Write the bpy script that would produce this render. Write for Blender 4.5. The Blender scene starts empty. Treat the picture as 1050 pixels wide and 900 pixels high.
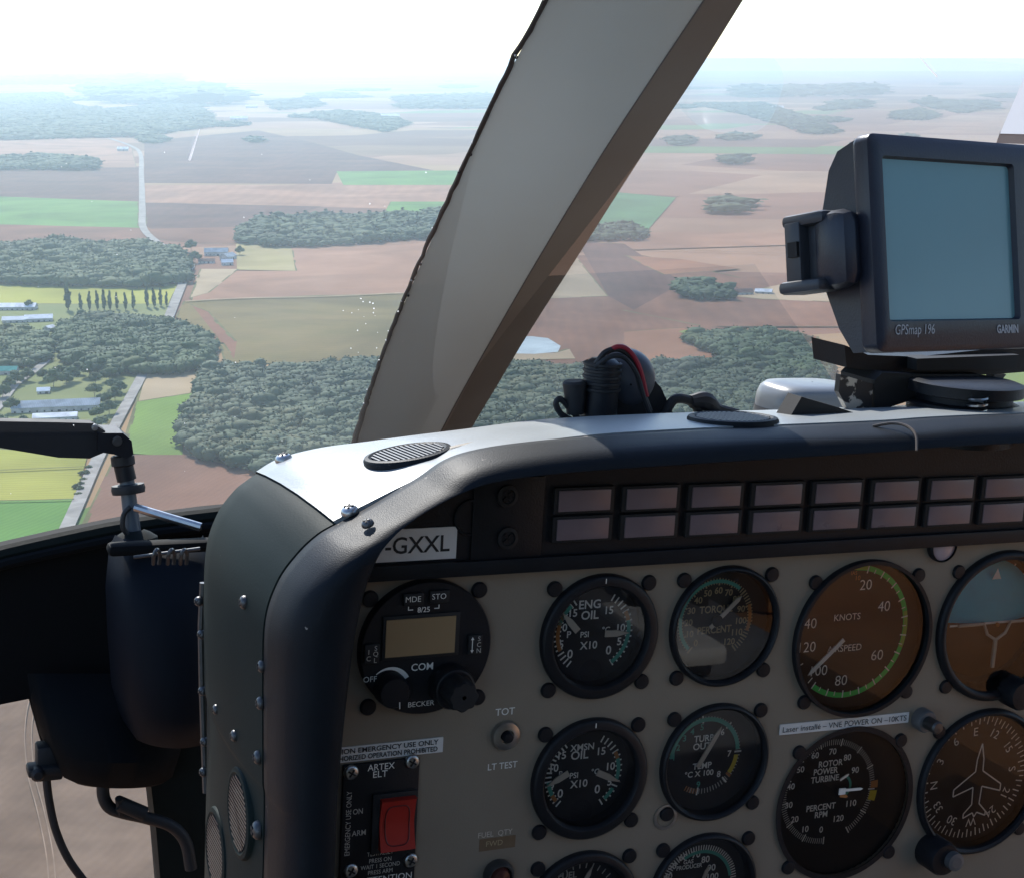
import bpy, bmesh, math, random
import numpy as np
from mathutils import Matrix, Vector

# ------------------------------------------------------------------ camera, sky, sun, exposure
SC = bpy.context.scene
COL = SC.collection
random.seed(7)
RNG = np.random.default_rng(7)
FPX = 1600.0                       # focal length in photo pixels (photo 1050 x 900)
HOR = 60.0                         # horizon row
PITCH = math.atan((450 - HOR) / FPX)
ALT = 250.0                        # flying height; camera is at the origin, the ground at z = -ALT
GZ = -ALT

cam_data = bpy.data.cameras.new("camera")
cam = bpy.data.objects.new("camera", cam_data)
COL.objects.link(cam)
cam_data.sensor_width = 36.0
cam_data.lens = FPX / 1050.0 * 36.0
cam_data.clip_start = 0.02
cam_data.clip_end = 120000.0
cam.location = (0, 0, 0)
cam.rotation_euler = (math.pi / 2 - PITCH, 0, 0)
SC.camera = cam

SUN_EL = math.radians(38)
SUN_AZ = math.radians(-22)         # left of the camera heading (+Y)
world = bpy.data.worlds.new("World")
SC.world = world
world.use_nodes = True
wn = world.node_tree.nodes
bg = wn["Background"]
sky = wn.new("ShaderNodeTexSky")
sky.sky_type = 'NISHITA'
sky.sun_disc = False
sky.sun_elevation = SUN_EL
sky.sun_rotation = SUN_AZ
sky.air_density = 1.0
sky.dust_density = 0.4
sky.altitude = 250
tint = wn.new("ShaderNodeMix"); tint.data_type = 'RGBA'; tint.blend_type = 'MULTIPLY'; tint.inputs[0].default_value = 1.0
tint.inputs[7].default_value = (0.86, 0.97, 1.12, 1)          # cool camera white balance
world.node_tree.links.new(sky.outputs[0], tint.inputs[6])
world.node_tree.links.new(tint.outputs[2], bg.inputs[0])
bg.inputs[1].default_value = 0.15

sd = bpy.data.lights.new("sun", 'SUN')
sd.energy = 4.1
sd.angle = math.radians(0.5)
sd.color = (1.0, 0.965, 0.90)
sun = bpy.data.objects.new("sun", sd)
COL.objects.link(sun)
sdir = Vector((math.sin(SUN_AZ) * math.cos(SUN_EL), math.cos(SUN_AZ) * math.cos(SUN_EL), math.sin(SUN_EL)))
sun.rotation_euler = sdir.to_track_quat('Z', 'Y').to_euler()

SC.view_settings.view_transform = 'Standard'
SC.view_settings.look = 'None'
SC.view_settings.gamma = 1
SC.view_settings.exposure = 0.55
SC.view_settings.use_curve_mapping = False
SC.render.engine = 'CYCLES'
SC.cycles.max_bounces = 8
SC.cycles.diffuse_bounces = 4
SC.cycles.glossy_bounces = 4
SC.cycles.transparent_max_bounces = 16
SC.cycles.volume_bounces = 1
SC.cycles.use_denoising = True
SC.cycles.sample_clamp_indirect = 6
SC.cycles.caustics_reflective = False

# ------------------------------------------------------------------ measuring: helicopter frame and ground frame
# helicopter frame: u right, v up, w forward; origin on the instrument panel face
def rotm(y, p, r):
    cy, sy, cp, sp, cr, sr = math.cos(y), math.sin(y), math.cos(p), math.sin(p), math.cos(r), math.sin(r)
    Ry = np.array([[cy, 0, sy], [0, 1, 0], [-sy, 0, cy]])
    Rx = np.array([[1, 0, 0], [0, cp, -sp], [0, sp, cp]])
    Rz = np.array([[cr, -sr, 0], [sr, cr, 0], [0, 0, 1]])
    return Rz @ Rx @ Ry
RH = rotm(math.radians(-23.7045), math.radians(-10.8451), math.radians(-3.2935))
CH = -0.70 * RH[2]
cp_, sp_ = math.cos(PITCH), math.sin(PITCH)
CW = np.array([[1, 0, 0], [0, sp_, cp_], [0, cp_, -sp_]])      # camera axes (right, up, forward) -> world
_A = CW @ RH                                                   # helicopter frame -> world (linear)
_T = -_A @ CH
# object local axes: x = u, y = w, z = v
MH = Matrix(((_A[0][0], _A[0][2], _A[0][1], _T[0]), (_A[1][0], _A[1][2], _A[1][1], _T[1]), (_A[2][0], _A[2][2], _A[2][1], _T[2]), (0, 0, 0, 1)))

def ray(x, y):
    return RH.T @ np.array([(x - 525) / FPX, (450 - y) / FPX, 1.0])
def Pw(x, y, w=0.0):
    d = ray(x, y); return CH + d * ((w - CH[2]) / d[2])
def Pu(x, y, u):
    d = ray(x, y); return CH + d * ((u - CH[0]) / d[0])
def Pv(x, y, v):
    d = ray(x, y); return CH + d * ((v - CH[1]) / d[1])
def Pd(x, y, depth):
    return CH + ray(x, y) * depth
def W2H(v):                                                    # world direction -> helicopter direction
    return _A.T @ np.array(v)
def gp(x, y, z=GZ):                                            # photo pixel -> point on the ground
    d = CW @ np.array([(x - 525) / FPX, (450 - y) / FPX, 1.0])
    return d * (z / d[2])

# ------------------------------------------------------------------ materials
MATS = {}
def mat(name, col, rough=0.5, metal=0.0, var=0.12, vscale=40.0, bump=0.0, bscale=300.0, spec=0.5, coat=0.0, emis=None, chips=None):
    if name in MATS:
        return MATS[name]
    m = bpy.data.materials.new(name); m.use_nodes = True
    nt = m.node_tree; N = nt.nodes; L = nt.links
    b = N["Principled BSDF"]
    b.inputs["Roughness"].default_value = rough
    b.inputs["Metallic"].default_value = metal
    b.inputs["Specular IOR Level"].default_value = spec
    if coat: b.inputs["Coat Weight"].default_value = coat
    tc = N.new("ShaderNodeTexCoord")
    nz = N.new("ShaderNodeTexNoise"); nz.inputs["Scale"].default_value = vscale; nz.inputs["Detail"].default_value = 5
    L.new(tc.outputs["Object"], nz.inputs["Vector"])
    mx = N.new("ShaderNodeMix"); mx.data_type = 'RGBA'
    c = list(col)[:3]
    mx.inputs[6].default_value = [max(0, k * (1 - var)) for k in c] + [1]
    mx.inputs[7].default_value = [min(1, k * (1 + var)) for k in c] + [1]
    L.new(nz.outputs["Fac"], mx.inputs[0]); last = mx.outputs[2]
    if chips:                                                  # small chips and dust specks of their own shape
        n3 = N.new("ShaderNodeTexNoise"); n3.inputs["Scale"].default_value = chips[1]; n3.inputs["Detail"].default_value = 4; L.new(tc.outputs["Object"], n3.inputs["Vector"])
        r3 = N.new("ShaderNodeMapRange"); r3.inputs[1].default_value = chips[0]; r3.inputs[2].default_value = chips[0] + .02; L.new(n3.outputs["Fac"], r3.inputs[0])
        m3 = N.new("ShaderNodeMix"); m3.data_type = 'RGBA'; m3.inputs[7].default_value = list(chips[2]) + [1]; L.new(r3.outputs[0], m3.inputs[0]); L.new(last, m3.inputs[6]); last = m3.outputs[2]
    L.new(last, b.inputs["Base Color"])
    mr = N.new("ShaderNodeMapRange"); mr.inputs[3].default_value = max(0.02, rough - 0.07); mr.inputs[4].default_value = min(1, rough + 0.07)
    L.new(nz.outputs["Fac"], mr.inputs[0]); L.new(mr.outputs[0], b.inputs["Roughness"])
    if bump:
        n2 = N.new("ShaderNodeTexNoise"); n2.inputs["Scale"].default_value = bscale; n2.inputs["Detail"].default_value = 3
        L.new(tc.outputs["Object"], n2.inputs["Vector"])
        bp = N.new("ShaderNodeBump"); bp.inputs["Strength"].default_value = bump; bp.inputs["Distance"].default_value = 0.001
        L.new(n2.outputs["Fac"], bp.inputs["Height"]); L.new(bp.outputs[0], b.inputs["Normal"])
    if emis:
        b.inputs["Emission Color"].default_value = list(emis[0]) + [1]; b.inputs["Emission Strength"].default_value = emis[1]
    MATS[name] = m
    return m

def glass_mat(name, refl=1.0, dust=0.0, dscale=60.0, tint=(1, 1, 1), rough=0.0, streak=False):
    m = bpy.data.materials.new(name); m.use_nodes = True
    nt = m.node_tree; N = nt.nodes; L = nt.links
    N.remove(N["Principled BSDF"]); out = N["Material Output"]
    tr = N.new("ShaderNodeBsdfTransparent"); tr.inputs[0].default_value = list(tint) + [1]
    gl = N.new("ShaderNodeBsdfGlossy"); gl.inputs["Roughness"].default_value = rough
    fr = N.new("ShaderNodeFresnel"); fr.inputs[0].default_value = 1.5
    ml = N.new("ShaderNodeMath"); ml.operation = 'MULTIPLY'; ml.use_clamp = True; ml.inputs[1].default_value = refl
    L.new(fr.outputs[0], ml.inputs[0])
    mx = N.new("ShaderNodeMixShader"); L.new(ml.outputs[0], mx.inputs[0]); L.new(tr.outputs[0], mx.inputs[1]); L.new(gl.outputs[0], mx.inputs[2])
    res = mx
    if dust:
        tc = N.new("ShaderNodeTexCoord")
        nz = N.new("ShaderNodeTexNoise"); nz.inputs["Scale"].default_value = dscale; nz.inputs["Detail"].default_value = 8
        if streak:                                             # wiped smears: the noise is stretched along the wiping direction
            mp = N.new("ShaderNodeMapping"); mp.inputs["Rotation"].default_value = (0, math.radians(28), 0); mp.inputs["Scale"].default_value = (2.6, 1.0, .5)
            L.new(tc.outputs["Object"], mp.inputs["Vector"]); L.new(mp.outputs[0], nz.inputs["Vector"])
        else: L.new(tc.outputs["Object"], nz.inputs["Vector"])
        mr = N.new("ShaderNodeMapRange"); mr.inputs[1].default_value = 0.42; mr.inputs[2].default_value = 0.68
        mr.inputs[3].default_value = dust * 0.35; mr.inputs[4].default_value = dust * 2.2
        L.new(nz.outputs["Fac"], mr.inputs[0])
        df = N.new("ShaderNodeBsdfTranslucent"); df.inputs[0].default_value = (0.9, 0.9, 0.88, 1)
        m2 = N.new("ShaderNodeMixShader"); L.new(mr.outputs[0], m2.inputs[0]); L.new(mx.outputs[0], m2.inputs[1]); L.new(df.outputs[0], m2.inputs[2])
        res = m2
    L.new(res.outputs[0], out.inputs[0])
    MATS[name] = m
    return m

# ------------------------------------------------------------------ mesh helpers
class MB:
    """collects shapes in the helicopter frame (u, v, w) and links them as ONE mesh object"""
    def __init__(s):
        s.v = []; s.f = []; s.m = []; s.mats = []
    def mi(s, m):
        if m not in s.mats: s.mats.append(m)
        return s.mats.index(m)
    def add(s, verts, faces, m):
        o = len(s.v); k = s.mi(m)
        s.v += [tuple(map(float, p)) for p in verts]
        s.f += [tuple(i + o for i in f) for f in faces]
        s.m += [k] * len(faces)
        return s
    def grid(s, rows, m, closed=False, flip=False):
        n = len(rows[0]); V = [p for r in rows for p in r]; F = []
        for i in range(len(rows) - 1):
            for j in range(n if closed else n - 1):
                a, b = i * n + j, i * n + (j + 1) % n
                q = (a, b, b + n, a + n)
                F.append(q[::-1] if flip else q)
        return s.add(V, F, m)
    def cap(s, ring, m):
        return s.add(ring, [tuple(range(len(ring)))], m)
    def box(s, c, size, m, axes=None, bev=0.0):
        A = np.array(axes if axes is not None else np.eye(3), float)
        bm = bmesh.new(); bmesh.ops.create_cube(bm, size=1)
        for v in bm.verts: v.co = Vector((v.co.x * size[0], v.co.y * size[1], v.co.z * size[2]))
        if bev: bmesh.ops.bevel(bm, geom=bm.edges[:], offset=bev, segments=2, affect='EDGES', profile=0.5)
        bm.verts.index_update()
        V = [np.array(c) + A[0] * v.co.x + A[1] * v.co.y + A[2] * v.co.z for v in bm.verts]
        F = [[v.index for v in f.verts] for f in bm.faces]
        bm.free()
        return s.add(V, F, m)
    def lathe(s, c, prof, m, axis=(0, 0, -1), n=40, capend=True, up=None):
        """prof: list of (radius, distance along axis)"""
        a = np.array(axis, float); a /= np.linalg.norm(a)
        t = np.array(up if up is not None else ((0, 1, 0) if abs(a[1]) < .9 else (1, 0, 0)), float)
        e1 = t - a * (t @ a); e1 /= np.linalg.norm(e1); e2 = np.cross(a, e1)
        rows = [[np.array(c) + a * h + r * (math.cos(q) * e1 + math.sin(q) * e2) for q in np.linspace(0, 2 * math.pi, n, endpoint=False)] for r, h in prof]
        s.grid(rows, m, closed=True)
        if capend: s.cap(rows[-1], m)
        return s
    def tube(s, pts, r, m, n=10, caps=True):
        P = [np.array(p, float) for p in pts]; rows = []
        rr = r if isinstance(r, (list, tuple)) else [r] * len(P)
        T = [P[min(i + 1, len(P) - 1)] - P[max(i - 1, 0)] for i in range(len(P))]
        t0 = T[0] / np.linalg.norm(T[0]); e = np.cross(t0, (0, 1, 0))
        if np.linalg.norm(e) < .1: e = np.cross(t0, (1, 0, 0))
        for p, t, q in zip(P, T, rr):
            t = t / np.linalg.norm(t); e = e - t * (e @ t); e /= np.linalg.norm(e); g = np.cross(t, e)
            rows.append([p + q * (math.cos(a) * e + math.sin(a) * g) for a in np.linspace(0, 2 * math.pi, n, endpoint=False)])
        s.grid(rows, m, closed=True)
        if caps: s.cap(rows[0][::-1], m); s.cap(rows[-1], m)
        return s
    def prism(s, ring0, ring1, m):
        s.grid([ring0, ring1], m, closed=True); s.cap(ring0[::-1], m); s.cap(ring1, m); return s
    def disc(s, c, r, m, n=48, r0=0.0, a0=0, a1=360, w=None):
        """flat ring sector in the panel plane; angles clockwise from top"""
        A = np.radians(np.linspace(a0, a1, n + 1))
        o = [(c[0] + r * math.sin(a), c[1] + r * math.cos(a), c[2]) for a in A]
        i = [(c[0] + r0 * math.sin(a), c[1] + r0 * math.cos(a), c[2]) for a in A] if r0 else None
        if i: return s.grid([o, i], m)
        return s.cap(o[:-1] if abs(a1 - a0) >= 360 else o + [tuple(c)], m)
    def line(s, p, q, wd, m, axes=None):
        """flat bar in the panel plane"""
        p = np.array(p, float); q = np.array(q, float); d = q - p; d /= np.linalg.norm(d)
        n = np.cross(d, (0, 0, 1.0)); n /= np.linalg.norm(n); n *= wd / 2
        return s.add([p - n, p + n, q + n, q - n], [(0, 1, 2, 3)], m)
    def ticks(s, c, r0, r1, a0, a1, n, wd, m):
        for a in np.radians(np.linspace(a0, a1, n)):
            d = np.array((math.sin(a), math.cos(a), 0)); s.line(np.array(c) + d * r0, np.array(c) + d * r1, wd, m)
        return s
    def text(s, txt, c, h, m, wide=None, right=(1, 0, 0), up=(0, 1, 0), bold=0.0, rot=0.0, shear=0.0, aspect=1.0):
        V, F = text_mesh(txt, bold, shear)
        V = V.copy(); ext = V.max(0) - V.min(0); V -= (V.max(0) + V.min(0)) / 2
        H = CAPH if ext[1] > 0 else 1
        k = h / H; V[:, 1] *= k; V[:, 0] *= (wide / ext[0]) if wide else k * aspect
        r = np.array(right, float); u = np.array(up, float)
        if rot:
            a = math.radians(rot); r, u = r * math.cos(a) - u * math.sin(a), r * math.sin(a) + u * math.cos(a)
        return s.add([np.array(c) + r * p[0] + u * p[1] for p in V], F, m)
    def build(s, name, parent=None, base=None, smooth=35, label=None, frame='heli'):
        me = bpy.data.meshes.new(name)
        b = np.array(base if base is not None else (parent["_b"] if parent is not None else (0, 0, 0)), float)
        V = np.array(s.v) - b
        if frame == 'heli': V = V[:, [0, 2, 1]]; F = [f[::-1] for f in s.f]
        else: F = s.f
        me.from_pydata(V.tolist(), [], F)
        for m in s.mats: me.materials.append(m)
        me.polygons.foreach_set("material_index", s.m)
        me.update()
        if smooth:
            me.polygons.foreach_set("use_smooth", [True] * len(me.polygons))
            me.set_sharp_from_angle(angle=math.radians(smooth))
        o = bpy.data.objects.new(name, me); COL.objects.link(o)
        if parent is not None: o.parent = parent
        else: o.matrix_world = (MH if frame == 'heli' else Matrix()) @ Matrix.Translation(Vector((b[0], b[2], b[1])) if frame == 'heli' else Vector(b))
        if label: o["label"] = label
        o["_b"] = [float(x) for x in b]
        return o

_TX = {}
CAPH = 0.7
def text_mesh(txt, bold, shear):
    key = (txt, bold, shear)
    if key not in _TX:
        cu = bpy.data.curves.new("t", 'FONT'); cu.body = txt; cu.offset = bold; cu.shear = shear
        cu.resolution_u = 3
        o = bpy.data.objects.new("t", cu); COL.objects.link(o)
        dg = bpy.context.evaluated_depsgraph_get()
        me = bpy.data.meshes.new_from_object(o.evaluated_get(dg))
        V = np.array([v.co[:2] for v in me.vertices]); F = [tuple(p.vertices) for p in me.polygons]
        bpy.data.objects.remove(o); bpy.data.curves.remove(cu); bpy.data.meshes.remove(me)
        _TX[key] = (V, F)
    return _TX[key]

def thing(name, base, label, cat, group=None, frame='heli'):
    o = bpy.data.objects.new(name, None); COL.objects.link(o)
    o.empty_display_size = 0.02
    o["_b"] = [float(x) for x in base]
    if frame == 'heli': o.matrix_world = MH @ Matrix.Translation(Vector((base[0], base[2], base[1])))
    else: o.location = Vector(base)
    return tag(o, label, cat, group)
def tag(o, label=None, cat=None, group=None, kind=None):
    if label: o["label"] = label
    if cat: o["category"] = cat
    if group: o["group"] = group
    if kind: o["kind"] = kind
    return o

def spline(pts, n):
    P = np.array(pts, float); d = np.r_[0, np.cumsum(np.linalg.norm(np.diff(P, axis=0), axis=1) ** .5)]
    t = np.linspace(0, d[-1], n); out = []
    for x in t:
        i = min(max(np.searchsorted(d, x) - 1, 0), len(P) - 2)
        p0, p1, p2, p3 = P[max(i - 1, 0)], P[i], P[i + 1], P[min(i + 2, len(P) - 1)]
        h = d[i + 1] - d[i]; s_ = (x - d[i]) / h
        m1 = (p2 - p0) / max(d[i + 1] - d[max(i - 1, 0)], 1e-9) * h
        m2 = (p3 - p1) / max(d[min(i + 2, len(P) - 1)] - d[i], 1e-9) * h
        out.append((2 * s_**3 - 3 * s_**2 + 1) * p1 + (s_**3 - 2 * s_**2 + s_) * m1 + (-2 * s_**3 + 3 * s_**2) * p2 + (s_**3 - s_**2) * m2)
    return np.array(out)

#@@LAND
# ================================================================== LANDSCAPE
def land_mat(name, col, col2, scale=0.02, stripe=None, sdir=(1, 0), samt=0.25, rough=0.95):
    m = bpy.data.materials.new(name); m.use_nodes = True
    nt = m.node_tree; N = nt.nodes; L = nt.links; b = N["Principled BSDF"]
    b.inputs["Roughness"].default_value = rough; b.inputs["Specular IOR Level"].default_value = 0.1
    g = N.new("ShaderNodeNewGeometry")
    nz = N.new("ShaderNodeTexNoise"); nz.inputs["Scale"].default_value = scale; nz.inputs["Detail"].default_value = 8; nz.inputs["Roughness"].default_value = 0.6
    L.new(g.outputs["Position"], nz.inputs["Vector"])
    mr = N.new("ShaderNodeMapRange"); mr.inputs[1].default_value = 0.3; mr.inputs[2].default_value = 0.7
    L.new(nz.outputs["Fac"], mr.inputs[0])
    mx = N.new("ShaderNodeMix"); mx.data_type = 'RGBA'
    mx.inputs[6].default_value = list(col) + [1]; mx.inputs[7].default_value = list(col2) + [1]
    L.new(mr.outputs[0], mx.inputs[0]); last = mx.outputs[2]
    if stripe:
        mp = N.new("ShaderNodeMapping"); mp.inputs["Rotation"].default_value = (0, 0, math.atan2(sdir[1], sdir[0]))
        L.new(g.outputs["Position"], mp.inputs["Vector"])
        wv = N.new("ShaderNodeTexWave"); wv.inputs["Scale"].default_value = 0.314 / stripe; wv.inputs["Distortion"].default_value = 6; wv.inputs["Detail"].default_value = 3; wv.inputs["Detail Scale"].default_value = .6
        wv.bands_direction = 'X'
        L.new(mp.outputs[0], wv.inputs["Vector"])
        m2 = N.new("ShaderNodeMix"); m2.data_type = 'RGBA'; m2.blend_type = 'MULTIPLY'
        rp = N.new("ShaderNodeMapRange"); rp.inputs[3].default_value = 1 - samt; rp.inputs[4].default_value = 1.0
        L.new(wv.outputs["Fac"], rp.inputs[0])
        m2.inputs[0].default_value = 1; L.new(last, m2.inputs[6]); L.new(rp.outputs[0], m2.inputs[7]); last = m2.outputs[2]
    n4 = N.new("ShaderNodeTexNoise"); n4.inputs["Scale"].default_value = scale * .35; n4.inputs["Detail"].default_value = 4; n4.inputs["Distortion"].default_value = 1.5
    L.new(g.outputs["Position"], n4.inputs["Vector"])          # damp and dry patches
    r4 = N.new("ShaderNodeMapRange"); r4.inputs[1].default_value = .38; r4.inputs[2].default_value = .62; r4.inputs[3].default_value = .80; r4.inputs[4].default_value = 1.12; L.new(n4.outputs["Fac"], r4.inputs[0])
    m4 = N.new("ShaderNodeMix"); m4.data_type = 'RGBA'; m4.blend_type = 'MULTIPLY'; m4.inputs[0].default_value = 1; L.new(last, m4.inputs[6]); L.new(r4.outputs[0], m4.inputs[7]); last = m4.outputs[2]
    L.new(last, b.inputs["Base Color"])
    return m

def ground_mat():
    m = bpy.data.materials.new("farmland"); m.use_nodes = True
    nt = m.node_tree; N = nt.nodes; L = nt.links; b = N["Principled BSDF"]
    b.inputs["Roughness"].default_value = 0.95; b.inputs["Specular IOR Level"].default_value = 0.1
    g = N.new("ShaderNodeNewGeometry")
    mp = N.new("ShaderNodeMapping"); mp.inputs["Rotation"].default_value = (0, 0, 0.25); mp.inputs["Scale"].default_value = (1 / 900, 1 / 520, 0)
    L.new(g.outputs["Position"], mp.inputs["Vector"])
    vo = N.new("ShaderNodeTexVoronoi"); vo.inputs["Scale"].default_value = 1; vo.distance = 'CHEBYCHEV'; vo.inputs["Randomness"].default_value = 0.75
    L.new(mp.outputs[0], vo.inputs["Vector"])
    sp = N.new("ShaderNodeSeparateColor"); L.new(vo.outputs["Color"], sp.inputs[0])
    cr = N.new("ShaderNodeValToRGB"); cr.color_ramp.interpolation = 'CONSTANT'
    stops = [(0, (.21, .105, .062)), (.2, (.31, .18, .105)), (.36, (.15, .08, .05)), (.5, (.35, .22, .13)), (.64, (.26, .135, .08)), (.78, (.11, .18, .045)), (.86, (.31, .20, .10)), (.94, (.2, .12, .065))]
    e = cr.color_ramp.elements
    e[0].position, e[0].color = stops[0][0], list(stops[0][1]) + [1]
    e[1].position, e[1].color = stops[1][0], list(stops[1][1]) + [1]
    for p, c in stops[2:]:
        q = e.new(p); q.color = list(c) + [1]
    L.new(sp.outputs[0], cr.inputs[0])
    nz = N.new("ShaderNodeTexNoise"); nz.inputs["Scale"].default_value = 0.006; nz.inputs["Detail"].default_value = 9
    L.new(g.outputs["Position"], nz.inputs["Vector"])
    mr = N.new("ShaderNodeMapRange"); mr.inputs[1].default_value = .3; mr.inputs[2].default_value = .7; mr.inputs[3].default_value = .8; mr.inputs[4].default_value = 1.15
    L.new(nz.outputs["Fac"], mr.inputs[0])
    m2 = N.new("ShaderNodeMix"); m2.data_type = 'RGBA'; m2.blend_type = 'MULTIPLY'; m2.inputs[0].default_value = 1
    L.new(cr.outputs[0], m2.inputs[6]); L.new(mr.outputs[0], m2.inputs[7]); L.new(m2.outputs[2], b.inputs["Base Color"])
    return m

gm = MB(); S = 32000.0; NG = 24
rows = [[(x, y, GZ) for x in np.linspace(-S, S, NG)] for y in np.linspace(-S, S, NG)]
gm.grid(rows, ground_mat()); tag(gm.build("ground", frame='world', smooth=0), kind='structure')

BROWN = ((.160, .070, .038), (.225, .108, .060)); DARKB = ((.098, .047, .033), (.145, .072, .047)); PINK = ((.28, .145, .082), (.345, .19, .112))
GREEN = ((.085, .19, .035), (.12, .24, .05)); YELLOW = ((.27, .28, .045), (.33, .32, .06)); TAN = ((.32, .24, .14), (.37, .28, .17)); OLIVE = ((.145, .115, .035), (.20, .145, .055))
RUST = ((.24, .105, .05), (.28, .135, .07)); LIME = ((.13, .22, .035), (.18, .28, .05))
_lift = [0.0]
MARGIN = land_mat("grass_margin", (.09, .10, .035), (.17, .15, .06), .05)
def field(poly, cols, name="field", stripe=None, sdir=(1, 0), samt=.09, scale=.012, rough=.95):
    _lift[0] += 0.05
    m = land_mat(name + "_surface", cols[0], cols[1], scale, stripe, sdir, samt, rough)
    P = [gp(x, y, GZ + _lift[0]) for x, y in poly]
    b = MB(); b.cap(P, m)
    a = sum(P[i][0] * P[(i + 1) % len(P)][1] - P[(i + 1) % len(P)][0] * P[i][1] for i in range(len(P)))
    if a < 0: b.f = [f[::-1] for f in b.f]
    cx = sum(p[0] for p in P) / len(P); cy = sum(p[1] for p in P) / len(P)
    for i in range(len(P)):                                    # rough grass margins along some of the edges
        if RNG.uniform() < .35 or rough < .5: continue
        p, q = np.array(P[i]), np.array(P[(i + 1) % len(P)]); d = q - p; Ln = np.linalg.norm(d)
        if Ln < 5: continue
        d /= Ln; n = np.array((-d[1], d[0], 0)); n *= 1 if n @ np.array((cx - p[0], cy - p[1], 0)) > 0 else -1
        ns = max(2, int(Ln / 25)); wd = RNG.uniform(1.2, 3.0)
        for k in range(ns):
            if RNG.uniform() < .12: continue
            a0, a1 = p + d * Ln * k / ns, p + d * Ln * (k + 1) / ns; w0 = wd * RNG.uniform(.5, 1.4); up_ = np.array((0, 0, .02))
            ring = [a0 + up_, a1 + up_, a1 + n * w0 + up_, a0 + n * w0 + up_]
            cr_ = np.cross(ring[1] - ring[0], ring[3] - ring[0])[2]
            b.add(ring if cr_ > 0 else ring[::-1], [(0, 1, 2, 3)], MARGIN)
    o = b.build(name, frame='world', smooth=0, base=(P[0][0], P[0][1], P[0][2]))
    return tag(o, kind='structure')
# left of the post, far to near
field([(-20, 142), (120, 142), (135, 150), (140, 172), (-20, 172)], PINK)
field([(-20, 172), (143, 172), (143, 207), (-20, 202)], DARKB, stripe=24)
field([(148, 188), (148, 145), (200, 140), (265, 134), (320, 146), (370, 160), (445, 175), (345, 178), (340, 189)], DARKB, stripe=30)
field([(345, 176), (480, 175), (475, 190), (352, 190)], GREEN)
field([(148, 190), (480, 190), (470, 216), (148, 208)], PINK, stripe=28)
field([(400, 207), (475, 207), (470, 217), (395, 217)], GREEN)
field([(148, 208), (330, 212), (240, 237), (160, 237), (149, 232)], DARKB, stripe=24)
field([(150, 235), (245, 233), (240, 250), (205, 250), (163, 246)], BROWN)
field([(-20, 201), (143, 207), (143, 234), (-20, 230)], GREEN)
field([(-20, 230), (145, 234), (162, 249), (-20, 249)], BROWN)
field([(-20, 288), (183, 291), (173, 312), (-20, 312)], YELLOW)
field([(242, 250), (300, 249), (303, 278), (243, 277)], ((.27, .23, .08), (.34, .27, .13)))
field([(298, 250), (470, 238), (450, 302), (330, 303), (195, 309), (205, 278), (303, 278)], PINK, stripe=10, sdir=(.2, 1))
field([(205, 276), (245, 276), (215, 300), (194, 306)], TAN)
field([(188, 309), (330, 303), (450, 300), (400, 375), (230, 372), (222, 345), (180, 325)], OLIVE, stripe=9, sdir=(.2, 1))
field([(196, 312), (215, 320), (243, 350), (240, 368), (228, 352)], BROWN)
field([(-20, 312), (175, 312), (150, 385), (80, 480), (-20, 470)], ((.14, .17, .055), (.19, .2, .08)))
field([(148, 383), (206, 380), (207, 406), (190, 430), (187, 468), (122, 464)], LIME, stripe=5, sdir=(1, .35))
field([(150, 383), (207, 380), (205, 402), (142, 412)], TAN)
field([(118, 466), (190, 466), (262, 483), (330, 500), (330, 700), (60, 700), (75, 555)], ((.175, .09, .055), (.23, .125, .08)), stripe=4, sdir=(1, .3), samt=.07)
field([(-20, 458), (90, 466), (77, 511), (-20, 513)], YELLOW, stripe=5, sdir=(.1, 1), samt=.12)
field([(-20, 513), (76, 511), (52, 560), (-30, 620)], GREEN, stripe=4, sdir=(1, .4), samt=.12)
# seen through the chin window, close below
field([(-60, 640), (400, 600), (400, 1000), (-60, 1000)], ((.15, .098, .064), (.205, .14, .094)), stripe=3.4, sdir=(1, .25), samt=.05, scale=.05)
# right of the post
field([(618, 196), (693, 203), (664, 236), (598, 232)], ((.06, .17, .06), (.085, .22, .075)))
field([(470, 236), (700, 238), (855, 240), (855, 250), (470, 262)], PINK)
field([(560, 262), (660, 262), (760, 285), (1060, 262), (1060, 330), (860, 335), (690, 335), (560, 330)], BROWN, stripe=18)
field([(592, 248), (640, 250), (700, 290), (650, 318), (624, 304)], DARKB, stripe=16)
field([(590, 262), (624, 304), (540, 307)], TAN)
field([(640, 262), (700, 266), (760, 276), (680, 282)], RUST)
field([(745, 303), (800, 292), (860, 296), (860, 310), (780, 307)], TAN)
field([(500, 330), (640, 318), (720, 334), (840, 345), (840, 380), (500, 380)], BROWN, stripe=12)
field([(640, 340), (700, 336), (770, 372), (745, 380), (640, 376)], RUST)
field([(696, 340), (706, 338), (780, 372), (765, 374)], LIME)
field([(980, 360), (1070, 360), (1070, 460), (980, 460)], LIME)
field([(515, 362), (570, 362), (584, 358), (590, 368), (510, 370)], TAN)
pm = land_mat("pond_water", (.30, .34, .33), (.36, .41, .40), .05, rough=.35)
_lift[0] += .05
pb = MB(); pb.cap([gp(x, y, GZ + _lift[0]) for x, y in [(500, 362), (548, 363), (572, 361), (575, 355), (562, 347), (545, 345), (500, 346)]][::1], pm)
tag(pb.build("pond", frame='world', smooth=0), kind='structure')

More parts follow.
